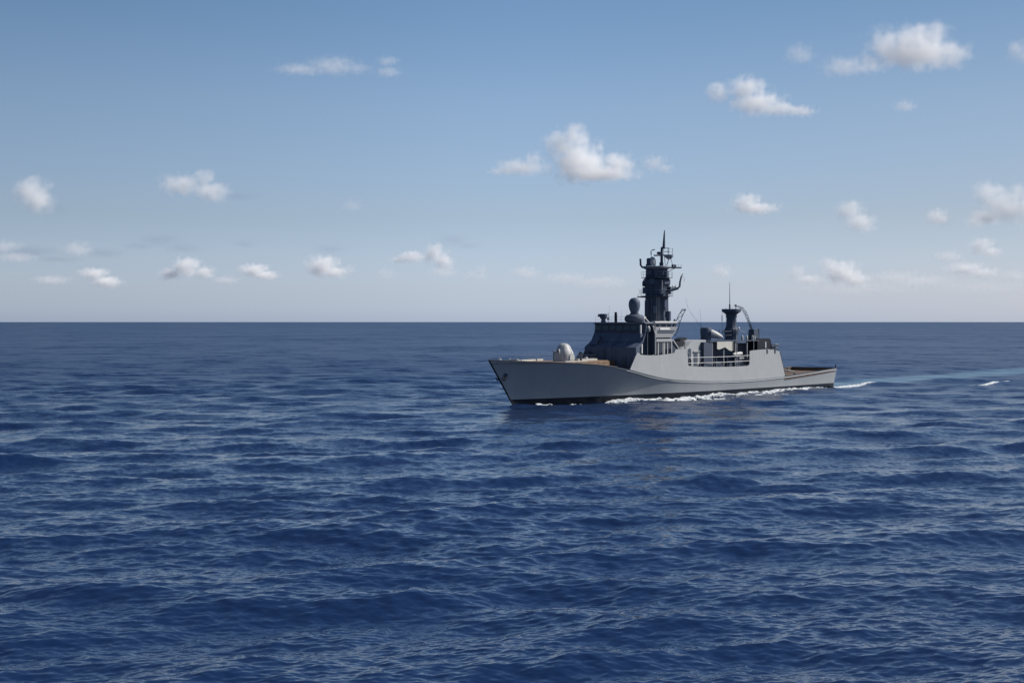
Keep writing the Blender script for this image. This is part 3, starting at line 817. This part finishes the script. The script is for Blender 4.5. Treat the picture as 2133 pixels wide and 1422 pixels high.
# ---- on the bridge roof
m = MB(); m.lathe(28.2, -4.4, [(0.42, 12.70), (0.42, 13.0), (0.30, 13.05), (0.36, 13.2), (0.62, 13.5), (0.66, 14.05), (0.5, 14.15)], 14)
fd = m.build('fire_director', 'dark', ship, smooth=30)
m = MB(); m.axis((28.0, -4.7, 13.75), (27.65, -5.1, 13.95), [(0.16, 0), (0.28, 1)], 10); m.build('sight', 'dark', fd)
m = MB(); m.tube([(28.6, -3.7, 12.7), (28.6, -3.7, 14.3)], 0.05); m.box(28.5, 28.75, -3.85, -3.55, 13.1, 13.5); m.build('whip_aerial', 'slate', fd)
m = MB(); m.lathe(28, -1.65, [(0.24, 12.7), (0.24, 14.0), (0.2, 14.02), (0.2, 14.25), (0.25, 14.3), (0.22, 14.4), (0.02, 14.42)], 12); m.build('searchlight_post', 'black', ship)
m = MB()
for s_, y_, z_ in ((28.0, -3.0, 15.6), (28.2, -0.6, 14.9), (28.4, 0.3, 14.6), (29, 1.4, 15.2), (33.5, 3.5, 14.6)):
    m.tube([(s_, y_, 12.7), (s_, y_, z_)], 0.018, 4, 0.01)
m.build('whip_aerial', 'slate', ship, each=True)
m = MB(); m.lathe(31.0, 0, [(1.2, 12.7), (1.55, 12.85), (1.68, 13.2), (1.62, 13.6), (1.3, 13.95), (0.8, 14.02), (0.78, 14.2)], 26)
rb = m.build('radar_base', 'dark', ship, smooth=50)
m = MB(); m.lathe(31.0, 0, [(0.64, 14.05), (0.66, 14.4), (0.86, 14.9), (0.98, 15.5), (0.97, 16.0), (0.82, 16.45), (0.5, 16.75), (0.05, 16.85)], 24); m.build('radar_dome', 'slate', rb, smooth=60)
m = MB(); m.tube([(33.0, 0.6, 12.7), (33.0, 0.6, 13.6)], 0.10); m.box(32.7, 33.2, 0.3, 0.8, 13.3, 13.7); m.tube([(33.4, 1.3, 12.7), (32.8, 1.0, 13.4)], 0.08); m.build('cable_box', 'white', rb)

# ---- main mast
MS, MY = 37.5, 0.0
def D(d, w=0.0):
    """offset on the mast: d metres towards the port quarter, w metres towards the starboard quarter"""
    return (MS + 0.653 * d + 0.757 * w, MY + 0.757 * d - 0.653 * w)
m = MB()
m.lathe(MS, MY, [(2.28, 12.6), (2.25, 13.1), (2.08, 13.9), (2.02, 15.0), (2.00, 17.0), (2.12, 17.02), (2.12, 17.25), (1.98, 17.3), (2.02, 18.6), (2.16, 19.0),
                 (2.36, 19.2), (2.36, 19.95), (2.16, 20.2), (1.98, 20.4), (1.92, 20.9), (1.90, 21.7)], 8, rot=0.35)
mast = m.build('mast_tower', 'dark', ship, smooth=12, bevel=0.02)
def on_tower(deg, r=2.0):
    '''a point on the tower, deg from the direction of the viewer, positive to the right'''
    a = math.radians(deg); return D(r * math.sin(a), -r * math.cos(a))
for dg, z0, z1, w, dp, mt in ((-55, 13.6, 16.4, 0.9, 0.35, 'dark'), (-12, 14.2, 15.6, 0.7, 0.3, 'slate'), (38, 15.2, 16.7, 0.8, 0.35, 'slate'), (62, 13.0, 14.6, 0.7, 0.5, 'dark'),
                              (-70, 17.6, 18.7, 0.8, 0.5, 'slate'), (-25, 19.2, 20.1, 0.9, 0.5, 'slate'), (20, 17.5, 18.3, 0.9, 0.7, 'grey2'), (48, 20.4, 21.3, 0.6, 0.35, 'slate'), (-40, 20.7, 21.5, 0.6, 0.35, 'slate'), (75, 17.5, 18.8, 0.7, 0.45, 'dark')):
    c0 = Vector((*on_tower(dg, 1.7), 0)); nn = Vector((*on_tower(dg, 1.7 + 1), 0)) - c0; tt = Vector((-nn.y, nn.x, 0))
    q0 = [c0 + tt * w / 2, c0 - tt * w / 2, c0 - tt * w / 2 + nn * (0.3 + dp), c0 + tt * w / 2 + nn * (0.3 + dp)]
    m = MB(); m.hexa([(p.x, p.y, z0) for p in q0], [(p.x, p.y, z1) for p in q0]); m.build('equipment_box', mt, mast, bevel=0.04)
for dg, z0, z1, mt in ((-30, 12.8, 21.6, 'slate'), (8, 12.8, 17.0, 'grey2'), (14, 17.3, 21.6, 'slate'), (55, 13.0, 21.5, 'black'), (-62, 16.8, 21.6, 'slate')):
    m = MB(); m.tube([(*on_tower(dg, 2.24), z0), (*on_tower(dg, 2.16), (z0 + z1) / 2), (*on_tower(dg, 2.05), z1)], 0.06, 5); m.build('cable_run', mt, mast)
m = MB()   # narrow walkways with rails round the tower
for zz, r_ in ((17.12, 2.75), (20.25, 2.7)):
    m = MB()
    ring = [on_tower(dg, r_) for dg in range(-80, 100, 18)]; inn = [on_tower(dg, 1.9) for dg in range(-80, 100, 18)]
    m.loft([[(*i, zz), (*o, zz), (*o, zz + 0.1), (*i, zz + 0.1)] for i, o in zip(inn, ring)])
    wk = m.build('walkway', 'dark', mast)
    m = MB()
    for hh in (0.5, 0.95): m.tube([(*o, zz + 0.1 + hh) for o in ring], 0.022, 4)
    for o in ring: m.tube([(*o, zz + 0.1), (*o, zz + 1.05)], 0.022, 4)
    m.build('walkway_rail', 'slate', wk)
m = MB()
x, y = D(-2.25); m.axis((*D(-2.0), 19.3), (*D(-2.45), 19.3), [(0.5, 0), (0.45, 1)], 10)
m.build('side_drum', 'dark', mast)
m = MB(); m.lathe(MS, MY, [(1.8, 21.7), (2.3, 21.95), (2.42, 22.05), (2.42, 22.25), (2.3, 22.3)], 18); m.build('top_platform', 'grey2', mast)
m = MB(); m.tube([(*D(1.9), 22.05), (*D(4.25), 22.05)], 0.13); m.box(*[v for p in zip(D(2.5, -0.3), D(3.4, 0.3)) for v in sorted(p)], 22.1, 22.6)
for d in (3.2, 3.7, 4.2): m.tube([(*D(d), 22.1), (*D(d), 22.6)], 0.03, 4)
m.tube([(*D(1.9), 21.4), (*D(3.2), 22.0)], 0.06); m.build('yard_arm', 'dark', mast)
m = MB(); m.tube([(*D(-1.9), 22.1), (*D(-2.5), 22.15), (*D(-2.75), 22.5), (*D(-2.8), 23.6)], 0.17, 8); m.build('bent_aerial', 'dark', mast)
m = MB(); m.lathe(*D(-0.75), [(0.55, 22.3), (0.62, 22.8), (0.6, 23.3), (0.42, 23.75), (0.05, 23.95)], 16); m.build('small_radome', 'pale', mast, smooth=60)
m = MB(); q = D(-1.4, -0.2); m.lathe(*q, [(0.5, 22.3), (0.5, 22.6), (0.36, 22.7), (0.36, 23.6), (0.1, 23.7)], 8); m.build('sensor_box', 'dark', mast)
m = MB(); m.tube([(*D(0.85), 22.2), (*D(0.85), 24.6), (*D(0.9), 25.6)], 0.25, 8, 0.2)
m.lathe(*D(0.8), [(0.36, 22.3), (0.36, 22.9), (0.2, 23.0)], 10); m.build('pole_mast', 'dark', mast)
m = MB(); m.tube([(*D(1.2), 25.3), (*D(1.25), 26.5), (*D(1.3), 27.8), (*D(1.35), 28.5)], 0.27, 8, 0.06); m.build('topmast', 'dark', mast)
m = MB(); m.tube([(*D(-0.5), 24.15), (*D(1.9), 24.2)], 0.13); m.lathe(*D(0.4), [(0.1, 24.3), (0.4, 24.4), (0.4, 24.7), (0.1, 24.8)], 10); m.build('crosstree', 'dark', mast)
m = MB(); m.tube([(*D(-0.95), 24.2), (*D(-0.98), 24.9), (*D(-0.8), 25.1), (*D(-0.3), 25.15)], 0.09); m.tube([(*D(-0.95), 22.4), (*D(-0.95), 24.3)], 0.035, 4); m.build('wind_vane', 'dark', mast)
m = MB()   # open cage to the right of the pole
cg = [D(1.2), D(2.0, -0.6), D(2.7), D(2.0, 0.6)]
for q in cg: m.tube([(*q, 24.25), (*q, 25.4)], 0.045, 4)
for z_ in (24.25, 24.8, 25.4): m.tube([(*q, z_) for q in cg + cg[:1]], 0.04, 4)
m.lathe(*D(2.1), [(0.3, 23.5), (0.75, 23.9), (0.8, 24.25), (0.5, 24.3)], 10)
m.tube([(*D(2.1), 23.6), (*D(1.7), 22.4)], 0.07); m.tube([(*D(2.4), 23.7), (*D(2.8), 22.3)], 0.05); m.tube([(*D(1.3), 24.2), (*D(1.5), 22.3)], 0.05)
m.build('aerial_cage', 'grey2', mast)
m = MB()   # upturned bracket on the port side
m.tube([(*D(1.6), 17.9), (*D(2.6), 18.25), (*D(3.6), 18.5), (*D(3.95), 18.85), (*D(4.0), 19.6), (*D(4.25), 20.6), (*D(4.45), 21.0)], 0.27, 8, 0.12)
m.tube([(*D(1.6), 18.6), (*D(3.3), 18.75)], 0.10); m.tube([(*D(4.35), 20.8), (*D(4.75), 20.2), (*D(4.7), 19.6)], 0.03, 4)
for d in (2.2, 2.7, 3.2): m.tube([(*D(d), 18.2), (*D(d), 19.1)], 0.05, 4)
m.prism([(*D(1.5, -0.7), 18.15), (*D(1.5, 0.7), 18.15), (*D(3.3, 0.4), 18.45), (*D(3.3, -0.4), 18.45)], [(*D(1.5, -0.7), 18.3), (*D(1.5, 0.7), 18.3), (*D(3.3, 0.4), 18.6), (*D(3.3, -0.4), 18.6)])
m.build('upturned_bracket', 'grey2', mast)
m = MB(); m.tube([(*D(-1.7), 17.05), (*D(-3.35), 17.05)], 0.16, 6, 0.1); m.build('side_platform', 'dark', mast)
m = MB()
for a, b in ((-3.3, -2.5), (-2.9, -2.2), (-2.6, -3.1)): m.tube([(*D(a), 17.1), (*D((a + b) / 2), 17.9), (*D(b), 18.5)], 0.02, 4)
m.build('whip_aerial', 'slate', mast, each=True)
m = MB()
for off in (-4, 4): m.tube([(*on_tower(off - 2, 2.36), 12.7), (*on_tower(off - 2, 2.3), 17.0)], 0.03, 4)
for zz in np.arange(12.9, 17.0, 0.4): m.tube([(*on_tower(-6, 2.34), zz), (*on_tower(2, 2.34), zz)], 0.022, 4)
m.build('mast_ladder', 'grey', mast)
m = MB(); m.tube([(*on_tower(16, 2.5), 17.9), (*on_tower(16, 2.5), 19.9)], 0.11, 6); m.build('dipole_aerial', 'pale', mast)
m = MB(); m.lathe(MS, MY, [(2.45, 12.62), (2.45, 12.86), (2.2, 12.9)], 18); m.build('mast_collar', 'white', mast)

# ---- open lattice arm abaft the bridge
m = MB()
def arm_pt(t, w): 
    c = [(37.2, 3.6, 10.4), (38.0, 3.6, 11.6), (38.8, 3.5, 12.8), (39.6, 3.5, 13.9), (40.6, 3.5, 14.9)]
    i = min(3, int(t * 4)); f = t * 4 - i
    p = Vector(c[i]).lerp(Vector(c[i + 1]), f); return p + Vector((0.653 * w, 0.757 * w, 0))
for w in (-0.42, 0.42): m.tube([arm_pt(t, w * (1 - 0.25 * t)) for t in np.linspace(0, 1, 9)], 0.07, 5)
for i in range(8):
    t0, t1 = i / 8, (i + 1) / 8
    m.tube([arm_pt(t0, -0.4 if i % 2 else 0.4), arm_pt(t1, 0.36 if i % 2 else -0.36)], 0.045, 4)
m.tube([arm_pt(1, -0.35), arm_pt(1, 0.35)], 0.09)
m.tube([(37.2, 3.6, 12.0), (37.7, 3.6, 13.2)], 0.18)
la = m.build('lattice_arm', 'dark', ship)
# drooping wire aerials behind it
m = MB()
for e in (0.0, 0.5): m.tube([(41.8 + e, 3, 17.0 - e * 3), (42.6 + e, 3, 15.2 - e), (44.4 + e, 3, 13.4), (47.2, 3, 11.6)], 0.014, 4)
m.tube([(47.3, 2.4, 15.0), (47.5, 2.4, 13), (47.9, 2.4, 9.5)], 0.016, 4)
m.tube([(54.4, 2.4, 9.5), (54.4, 2.4, 14.4)], 0.03, 4); m.tube([(54.4, 2.4, 12.9), (54.4, 2.4, 13.9)], 0.08, 5)
m.build('wire_aerial', 'slate', ship, each=True)

# ---- side plating, flush with the hull, with an open bay amidships
def plating(side):
    y0, y1 = side * 5.92, side * 6.04
    top = [(21.5, 5.15), (23.55, 7.82), (24.1, 7.75), (24.5, 7.46), (26.5, 7.34), (29.2, 7.30), (31.8, 7.40), (34.0, 7.58), (34.5, 8.18), (35.8, 8.25), (37.7, 8.27), (38.0, 8.15),
           (38.1, 5.75), (38.2, 5.45), (38.6, 5.30), (43, 5.08), (48, 4.94), (53, 4.88), (57.0, 4.90), (57.6, 5.0), (57.85, 5.4), (57.95, 7.5), (58.6, 7.62), (61, 7.72), (64.3, 7.80), (66.5, 7.62), (68.5, 7.32), (70.5, 2.7)]
    a = []; b = []
    for s0, z0 in top: a.append((s0, z0))
    bot = [(s_, float(z_edge(s_)) - 0.12) for s_ in np.linspace(70.3, 21.6, 40)]
    m = MB()
    flare = lambda z, s_: side * 0.03 * (z - 3)
    poly = a + bot
    m.prism([(s_, y0 - 0.02 * side * (z - 4), z) for s_, z in poly], [(s_, y1 - 0.02 * side * (z - 4), z) for s_, z in poly])
    return m.build('side_plating', 'grey', ship, smooth=25)
for side in (1, -1):
    pl = plating(side)
    m = MB()   # stiffening flange along the after edge
    m.tube([(68.55, side * 5.98, 7.3), (70.45, side * 6.06, 2.75)], 0.07); m.build('plating_flange', 'grey', pl)
    m = MB()
    for k in (1.0, 0.0):
        z_ = 5.75 + k * 0.95
        m.tube([(38.1, side * 5.97, z_ + 0.05), (44, side * 5.97, z_), (50, side * 5.97, z_ - 0.02), (57.9, side * 5.97, z_ + 0.06)], 0.045, 6)
    for s_ in (42.0, 46.3, 47.1, 50.6, 53.8, 55.3):
        m.tube([(s_, side * 5.97, 4.95), (s_, side * 5.97, 6.75)], 0.035, 5)
    m.build('bay_rail', 'white', pl)
m = MB(); m.tube([(54.2, 5.6, 4.6), (54.2, 5.6, 10.4)], 0.075, 6); m.tube([(60.6, 5.2, 7.4), (60.6, 5.2, 10.2)], 0.05, 6); m.build('tall_stanchion', 'white', ship, each=True)
m = MB()   # drain holes and stains below the after rail
for s_ in (63.8, 66.6): m.box(s_, s_ + 0.35, 5.95, 6.06, 7.0, 7.75)
m.build('scupper', 'dark', ship, each=True)

# ---- amidships: funnel casing with sloped shoulder
m = MB(); m.prism_y([(38.8, 3.0), (38.8, 8.3), (40.6, 8.6), (41.4, 9.25), (43.2, 9.62), (46.3, 9.66), (46.3, 3.0)], -4.2, 4.3)
cas = m.build('funnel_casing', 'grey', ship, bevel=0.06)
m = MB(); m.prism_y([(40.9, 5.0), (41.5, 5.0), (41.5, 8.0), (41.2, 8.3), (40.6, 8.0)], 4.28, 4.36); m.build('casing_door', 'dark', cas)
m = MB(); m.box(42.4, 43.1, 4.28, 4.36, 4.5, 7.3); m.build('casing_door', 'dark', cas)
m = MB(); m.box(43.4, 45.6, 4.28, 4.42, 5.2, 7.4); m.box(42.2, 45.8, 4.28, 4.5, 7.6, 7.75); m.build('casing_panel', 'grey', cas)
m = MB(); m.tube([(39.4, 4.5, 8.4), (40.0, 4.7, 7.4), (41.0, 4.6, 6.2), (41.0, 4.6, 5.0)], 0.16); m.build('exhaust_pipe', 'grey2', cas)
m = MB(); m.prism_y([(38.0, 8.4), (40.9, 8.4), (41.2, 9.45), (37.7, 9.45)], 2.0, 3.4); m.build('vent_box', 'black', ship, bevel=0.05)
m = MB(); m.prism_y([(41.4, 8.8), (43.4, 9.6), (43.6, 10.0), (42.6, 10.1), (41.3, 9.7)], 1.0, 2.2); m.build('vent_box', 'black', cas, bevel=0.05)
m = MB(); m.box(37.0, 41, 3.3, 3.5, 8.25, 8.4); m.tube([(39.2, 4.6, 8.2), (39.2, 4.6, 8.9)], 0.05); m.build('catwalk', 'dark', cas)

# ---- amidships bay: lockers, stanchions, boat deck
m = MB(); m.box(44.6, 47.4, 2.6, 4.9, 3.0, 9.27); m.build('pedestal', 'dark', ship, bevel=0.05)
m = MB(); m.box(47.4, 49.2, -3.5, 3.0, 3.0, 9.2); m.box(51.0, 58.5, -3.2, 2.2, 3.0, 9.2); md = m.build('midships_house', 'slate', ship, bevel=0.04)
for s_ in (47.0, 51.6, 53.2, 55.6): 
    m = MB(); m.box(s_, s_ + 0.8, 2.2 if s_ > 50 else 3.0, (2.2 if s_ > 50 else 3.0) + 0.08, 4.4, 6.6); m.build('door', 'dark', md)
m = MB(); m.box(46.35, 62.8, -5.0, 5.0, 9.28, 9.48); m.build('boat_deck', 'dark', ship)
m = MB()
for s_ in (47.5, 51.2, 55.0, 59.0): 
    m.box(s_ - 0.11, s_ + 0.11, 4.6, 4.82, 3.0, 9.28)
m.build('deck_stanchion', 'grey2', ship, each=True)
for s_, l, y_ in ((44.2, 1.5, 5.2), (48.4, 1.9, 4.9), (52.4, 1.3, 5.1), (55.6, 1.7, 4.9)):
    m = MB(); m.box(s_, s_ + l, y_ - 0.9, y_, 2.7, 5.5 + random.uniform(-0.3, 0.6)); m.build('deck_locker', 'dark', ship, bevel=0.06)
# canvas apron hung under the boat deck
m = MB(); top = [(48.6 + i * 0.52, 9.3) for i in range(11)]
droop = [8.05, 7.95, 8.0, 8.1, 8.25, 8.3, 8.1, 7.85, 7.7, 7.6, 7.65]
m.prism_y(top + [(s_, z_) for (s_, _), z_ in zip(top[::-1], droop[::-1])], 5.02, 5.08); m.build('canvas_apron', 'canvas', ship)
# satellite drum with pale cone
m = MB(); m.lathe(51.9, 0.6, [(0.95, 9.0), (0.95, 10.4), (1.0, 10.5), (1.02, 11.4), (0.9, 11.75), (0.3, 11.85)], 20); dr = m.build('dish_drum', 'slate', ship)
m = MB(); m.axis((52.4, 1.2, 10.75), (53.9, 2.95, 9.98), [(0.74, 0), (0.74, 0.15), (0.60, 0.5), (0.34, 0.85), (0.1, 1.0)], 12); m.build('dish_cone', 'pale', dr, smooth=20)
m = MB(); m.axis((52.1, 0.9, 10.8), (52.4, 1.25, 10.72), [(0.85, 0), (0.9, 0.5), (0.85, 1)], 20); m.build('dish_rim', 'dark', dr)
m = MB(); m.axis((49.6, 2.9, 8.7), (49.9, 3.25, 8.7), [(0.75, 0), (0.75, 1)], 20); hr = m.build('hose_reel', 'dark', ship)
m = MB(); m.axis((49.9, 3.25, 8.7), (50.0, 3.37, 8.7), [(0.5, 0), (0.48, 1)], 20); m.build('reel_face', 'grey', hr)
# thin trellis between the drum and the after mast
m = MB()
for k in range(7):
    s_ = 55.2 + k * 0.75; m.tube([(s_, 1.0, 9.5), (s_ + 0.25 * (-1) ** k, 1.0, 11.2 + 0.25 * math.sin(k))], 0.05, 4)
for z_ in (10.2, 10.9): m.tube([(55.1, 1.0, z_), (59.8, 1.0, z_ + 0.2)], 0.045, 4)
m.build('trellis', 'dark', ship)

# ---- after mast
AS = 61.35
m = MB(); m.lathe(AS, 0, [(1.2, 4.0), (1.2, 9.3), (1.22, 10.4), (1.35, 10.9), (1.3, 11.4), (1.1, 11.7), (0.98, 12.2), (0.93, 13.4), (1.05, 13.8), (1.0, 14.1), (1.35, 14.4), (1.72, 14.62)], 12, rot=0.26)
am = m.build('after_mast', 'dark', ship, smooth=22)
m = MB(); m.lathe(AS, 0, [(1.75, 14.62), (1.78, 15.1), (1.7, 15.15)], 18); m.build('after_platform', 'dark', am)
m = MB(); m.tube([(AS - 0.4, -0.1, 15.1), (AS - 0.4, -0.1, 16.0)], 0.16); m.tube([(AS - 0.4, -0.1, 15.9), (AS - 0.4, -0.1, 20.0)], 0.075, 6, 0.04); m.build('pole_aerial', 'dark', am)
m = MB(); m.tube([(AS + 0.5, 0.6, 15.1), (AS + 0.5, 0.6, 15.7)], 0.06); m.box(AS + 0.35, AS + 0.65, 0.45, 0.75, 15.6, 15.95)
for d in (-1.0, 0.2, 1.0): m.tube([(AS + d * 0.653, d * 0.757, 15.1), (AS + d * 0.653, d * 0.757, 15.6)], 0.025, 4)
m.build('platform_fitting', 'dark', am)
m = MB(); m.tube([(AS + 0.8, 0.9, 11.5), (AS + 1.2, 1.6, 11.0), (AS + 1.6, 2.1, 10.9)], 0.07); m.ball(AS + 0.9, 1.0, 11.6, 0.22); m.build('bracket', 'white', am)
m = MB(); m.tube([(58.6, 0.5, 14.7), (58.6, 0.8, 9.5)], 0.015, 4); m.build('halyard', 'slate', am)

# ---- after superstructure
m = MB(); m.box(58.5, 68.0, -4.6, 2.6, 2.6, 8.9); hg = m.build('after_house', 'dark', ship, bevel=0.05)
m = MB(); m.prism_y([(63.0, 7.6), (63.0, 9.75), (67.3, 9.72), (67.75, 9.5), (67.75, 7.6)], 2.4, 4.5); blk = m.build('deck_block', 'black', ship, bevel=0.06)
m = MB(); m.box(65.6, 66.1, 4.48, 4.58, 8.0, 9.1); m.build('block_panel', 'grey', blk)
m = MB(); m.box(67.9, 70.3, 2.8, 4.6, 8.15, 8.55); m.box(68.2, 70.0, 3.0, 4.4, 7.3, 8.15); m.tube([(68.9, 3.8, 8.5), (68.9, 3.8, 9.3)], 0.09); m.box(68.8, 69.3, 3.6, 4.0, 8.6, 8.8); m.build('winch', 'dark', ship)
rail('guard_rail', [(67.2, 5.8, 7.5), (68.4, 5.8, 7.35)], 1.2, 'grey', 0.05, (1.0, 0.5), 0.6)
m = MB(); m.box(55.6, 57.6, 4.6, 5.3, 6.2, 6.45); m.tube([(55.8, 5.0, 4.5), (55.8, 5.0, 6.2)], 0.07); m.tube([(57.4, 5.0, 4.5), (57.4, 5.0, 6.2)], 0.07); cr = m.build('raft_cradle', 'grey', ship)
m = MB(); m.axis((53.9, 4.9, 6.9), (57.0, 4.9, 7.15), [(0.1, 0), (0.30, 0.08), (0.36, 0.3), (0.36, 0.8), (0.30, 0.95), (0.1, 1)], 14); m.build('life_raft', 'pale', ship, smooth=60)
for s_, y_ in ((58.6, 4.0), (60.0, 4.1), (62.0, 4.1), (62.8, 4.0)):
    m = MB(); m.lathe(s_, y_, [(0.2, 9.48), (0.22, 9.7), (0.2, 10.15), (0.15, 10.3), (0.03, 10.34)], 12); m.build('deck_canister', 'pale', ship, smooth=60)
m = MB(); m.box(62.4, 64.2, 2.9, 4.2, 9.75, 11.4, 0.08); m.tube([(64.1, 4.1, 9.7), (64.1, 4.1, 11.5)], 0.13); cb = m.build('crane_base', 'dark', ship)
m = MB()   # thin curved boom of the crane
curve = [(62.6, 3.6, 11.2), (61.7, 3.6, 12.6), (60.9, 3.6, 13.7), (60.1, 3.6, 14.6), (59.2, 3.5, 15.3), (58.0, 3.2, 15.7)]
for w in (-0.3, 0.0, 0.32):
    m.tube([(p[0] + 0.653 * w * (0.5 + 0.12 * i), p[1] + 0.757 * w * (0.5 + 0.12 * i), p[2] + 0.06 * w) for i, p in enumerate(curve)], 0.06, 4, 0.03)
for i in range(5):
    a, b = Vector(curve[i]), Vector(curve[i + 1]); e = Vector((0.653, 0.757, 0)) * 0.25
    m.tube([a - e, b + e], 0.032, 4); m.tube([a + e, b - e], 0.032, 4)
m.build('crane_boom', 'dark', cb)
# ---- stern
m = MB(); m.tube([(92.1, 4.85, 3.6), (92.2, 4.85, 4.35)], 0.14, 8, 0.1); m.build('stern_post', 'dark', ship)
m = MB(); m.tube([(83.0, -3.6, 2.9), (83.6, -2.6, 3.3), (84.4, -1.6, 3.25), (85.2, -0.6, 3.0)], 0.16); m.tube([(84.6, -3.2, 2.9), (85.4, -2.0, 3.3), (86.2, -1.0, 3.0)], 0.13)
m.build('coiled_hawser', 'canvas', ship, each=True)
for s_, y_ in ((76, 4.8), (76, -4.6), (88, -3.6)):
    m = MB(); m.lathe(s_, y_, [(0.2, 2.3), (0.2, float(z_edge(s_)) - 0.05), (0.26, float(z_edge(s_)) - 0.02), (0.26, float(z_edge(s_)) + 0.06)], 10); m.build('bollard', 'dark', ship)

# ------------------------------------------------------------------ foam along the side and in the wake
def vnoise(x, y, seed):
    """smooth lattice noise"""
    g = np.random.default_rng(seed).random((512, 512))
    xi = np.floor(x).astype(int); yi = np.floor(y).astype(int); fx = smooth(x - xi); fy = smooth(y - yi)
    a = g[xi % 512, yi % 512]; b = g[(xi + 1) % 512, yi % 512]; c = g[xi % 512, (yi + 1) % 512]; d = g[(xi + 1) % 512, (yi + 1) % 512]
    return (a * (1 - fx) + b * fx) * (1 - fy) + (c * (1 - fx) + d * fx) * fy
def fbm(x, y, seed):
    return sum(vnoise(x * 2**k, y * 2**k, seed + k) * 0.5**k for k in range(4)) / 1.875

def foam_mat():
    m, n, l, b = new_mat('sea_foam')
    tc = node(n, 'ShaderNodeTexCoord'); nz = node(n, 'ShaderNodeTexNoise'); nz.inputs['Scale'].default_value = 2.5; nz.inputs['Detail'].default_value = 6
    l.new(tc.outputs['Object'], nz.inputs['Vector'])
    cr = node(n, 'ShaderNodeValToRGB'); cr.color_ramp.elements[0].position = 0.35; cr.color_ramp.elements[0].color = (0.20, 0.25, 0.29, 1)
    cr.color_ramp.elements[1].position = 0.58; cr.color_ramp.elements[1].color = (0.50, 0.515, 0.52, 1)
    l.new(nz.outputs['Fac'], cr.inputs[0]); l.new(cr.outputs[0], b.inputs['Base Color'])
    b.inputs['Roughness'].default_value = 0.85
    bp = node(n, 'ShaderNodeBump'); bp.inputs['Distance'].default_value = 0.15; l.new(nz.outputs['Fac'], bp.inputs['Height']); l.new(bp.outputs[0], b.inputs['Normal'])
    return m
FOAM = foam_mat()

def foam(name, s0, s1, ds, w, dw, height, label, base=None):
    """froth lying on the water; where it is thin it sinks below the surface and is gone.
    height(s, e): thickness above the water, e = distance out from the hull side"""
    S, E = np.meshgrid(np.arange(s0, s1, ds), np.arange(-0.3, w, dw), indexing='ij')
    q = (hb_water(S) if base is None else base(S)) + E
    x = STEM[0] + S * AFT[0] + q * PORT[0]; y = STEM[1] + S * AFT[1] + q * PORT[1]
    r = np.hypot(x, y); c = EYE * 50 / 36 * 1024
    dx, dy, dz = sea_disp(x, y, 0.42 * r * r / c, r * R(54) / 1350)
    hgt = height(S, E)
    V = np.stack([x + dx, y + dy, dz + hgt], -1).reshape(-1, 3)
    keep = (hgt > -0.07)
    hh, ww = S.shape; i = np.arange(hh * ww).reshape(hh, ww)
    F4 = np.stack([i[:-1, :-1], i[:-1, 1:], i[1:, 1:], i[1:, :-1]], -1).reshape(-1, 4)
    F4 = F4[keep.reshape(-1)[F4].all(1)]
    used = np.unique(F4); mp = np.full(len(V), -1); mp[used] = np.arange(len(used))
    me = bpy.data.meshes.new(name)
    me.from_pydata(V[used].tolist(), [], mp[F4].tolist())
    bm = bmesh.new(); bm.from_mesh(me)
    bm.normal_update()
    for f in bm.faces:
        if f.normal.z < 0: f.normal_flip()
    bm.to_mesh(me); bm.free()
    me.polygons.foreach_set('use_smooth', [True] * len(me.polygons))
    me.materials.append(FOAM)
    o = bpy.data.objects.new(name, me); col.objects.link(o)
    o['kind'] = 'stuff'; o['label'] = label; o['category'] = 'foam'
    return o

def side_h(S, E):
    n1 = fbm(S * 0.22, E * 0.9 + 7, 3); n2 = fbm(S * 0.9, E * 1.6, 9)
    patch = smooth((fbm(S * 0.075 + 3, S * 0 + 2.2, 21) - 0.36) / 0.2)
    amount = np.interp(S, [5, 7, 14, 16, 17.5, 22, 28, 32, 40, 60, 80, 92], [0.1, 0.62, 0.55, 0.1, 0.6, 0.8, 0.8, 0.5, 0.6, 0.58, 0.46, 0.4]) * (0.5 + 0.5 * patch)
    width = np.interp(S, [5, 15, 18, 26, 40, 60, 80, 92], [0.9, 1.0, 1.4, 2.6, 3.6, 3.2, 2.2, 1.6])
    edge = 1 - E / width
    return (0.46 * amount * (0.3 + 0.7 * np.clip(edge, -1, 1)) + 0.85 * (n1 - 0.57) + 0.75 * (n2 - 0.52)) - 0.25 * np.clip(-edge, 0, 2) - 0.05
foam('side_foam', 4.0, 92.0, 0.16, 5.5, 0.16, side_h, 'white foam churned along the waterline of the warship')

def wake_h(S, E):
    n1 = fbm(S * 0.12, E * 0.8 + 3, 31); n2 = fbm(S * 0.7, E * 1.5, 37)
    amount = np.interp(S, [90, 94, 103, 109, 112], [1.0, 0.95, 0.85, 0.5, -1.0])
    edge = 1 - np.abs(E - 1.0) / np.interp(S, [90, 100, 150], [1.6, 1.2, 0.6])
    return 0.34 * amount * edge + 0.30 * (n1 - 0.5) + 0.30 * (n2 - 0.5) - 0.06
foam('wake_foam', 90.5, 113, 0.2, 3.2, 0.16, wake_h, 'thin white line of foam trailing on the sea behind the stern', base=lambda S: 4.2 + 0.02 * (S - 90))

def cap_h(S, E):
    n1 = fbm(S * 0.3, E * 0.8, 41); n2 = fbm(S * 1.1, E * 1.7, 43)
    a = np.exp(-((S - 118) / 5.5) ** 2) + 0.8 * np.exp(-((S - 127) / 2.0) ** 2)
    return 0.34 * a * (1 - np.abs(E - 1) / 1.1) + 0.3 * (n1 - 0.5) + 0.2 * (n2 - 0.5) - 0.14
foam('whitecap', 104, 134, 0.2, 2.4, 0.16, cap_h, 'small white crest breaking on the sea right of the wake', base=lambda S: 24.5 + 0 * S)
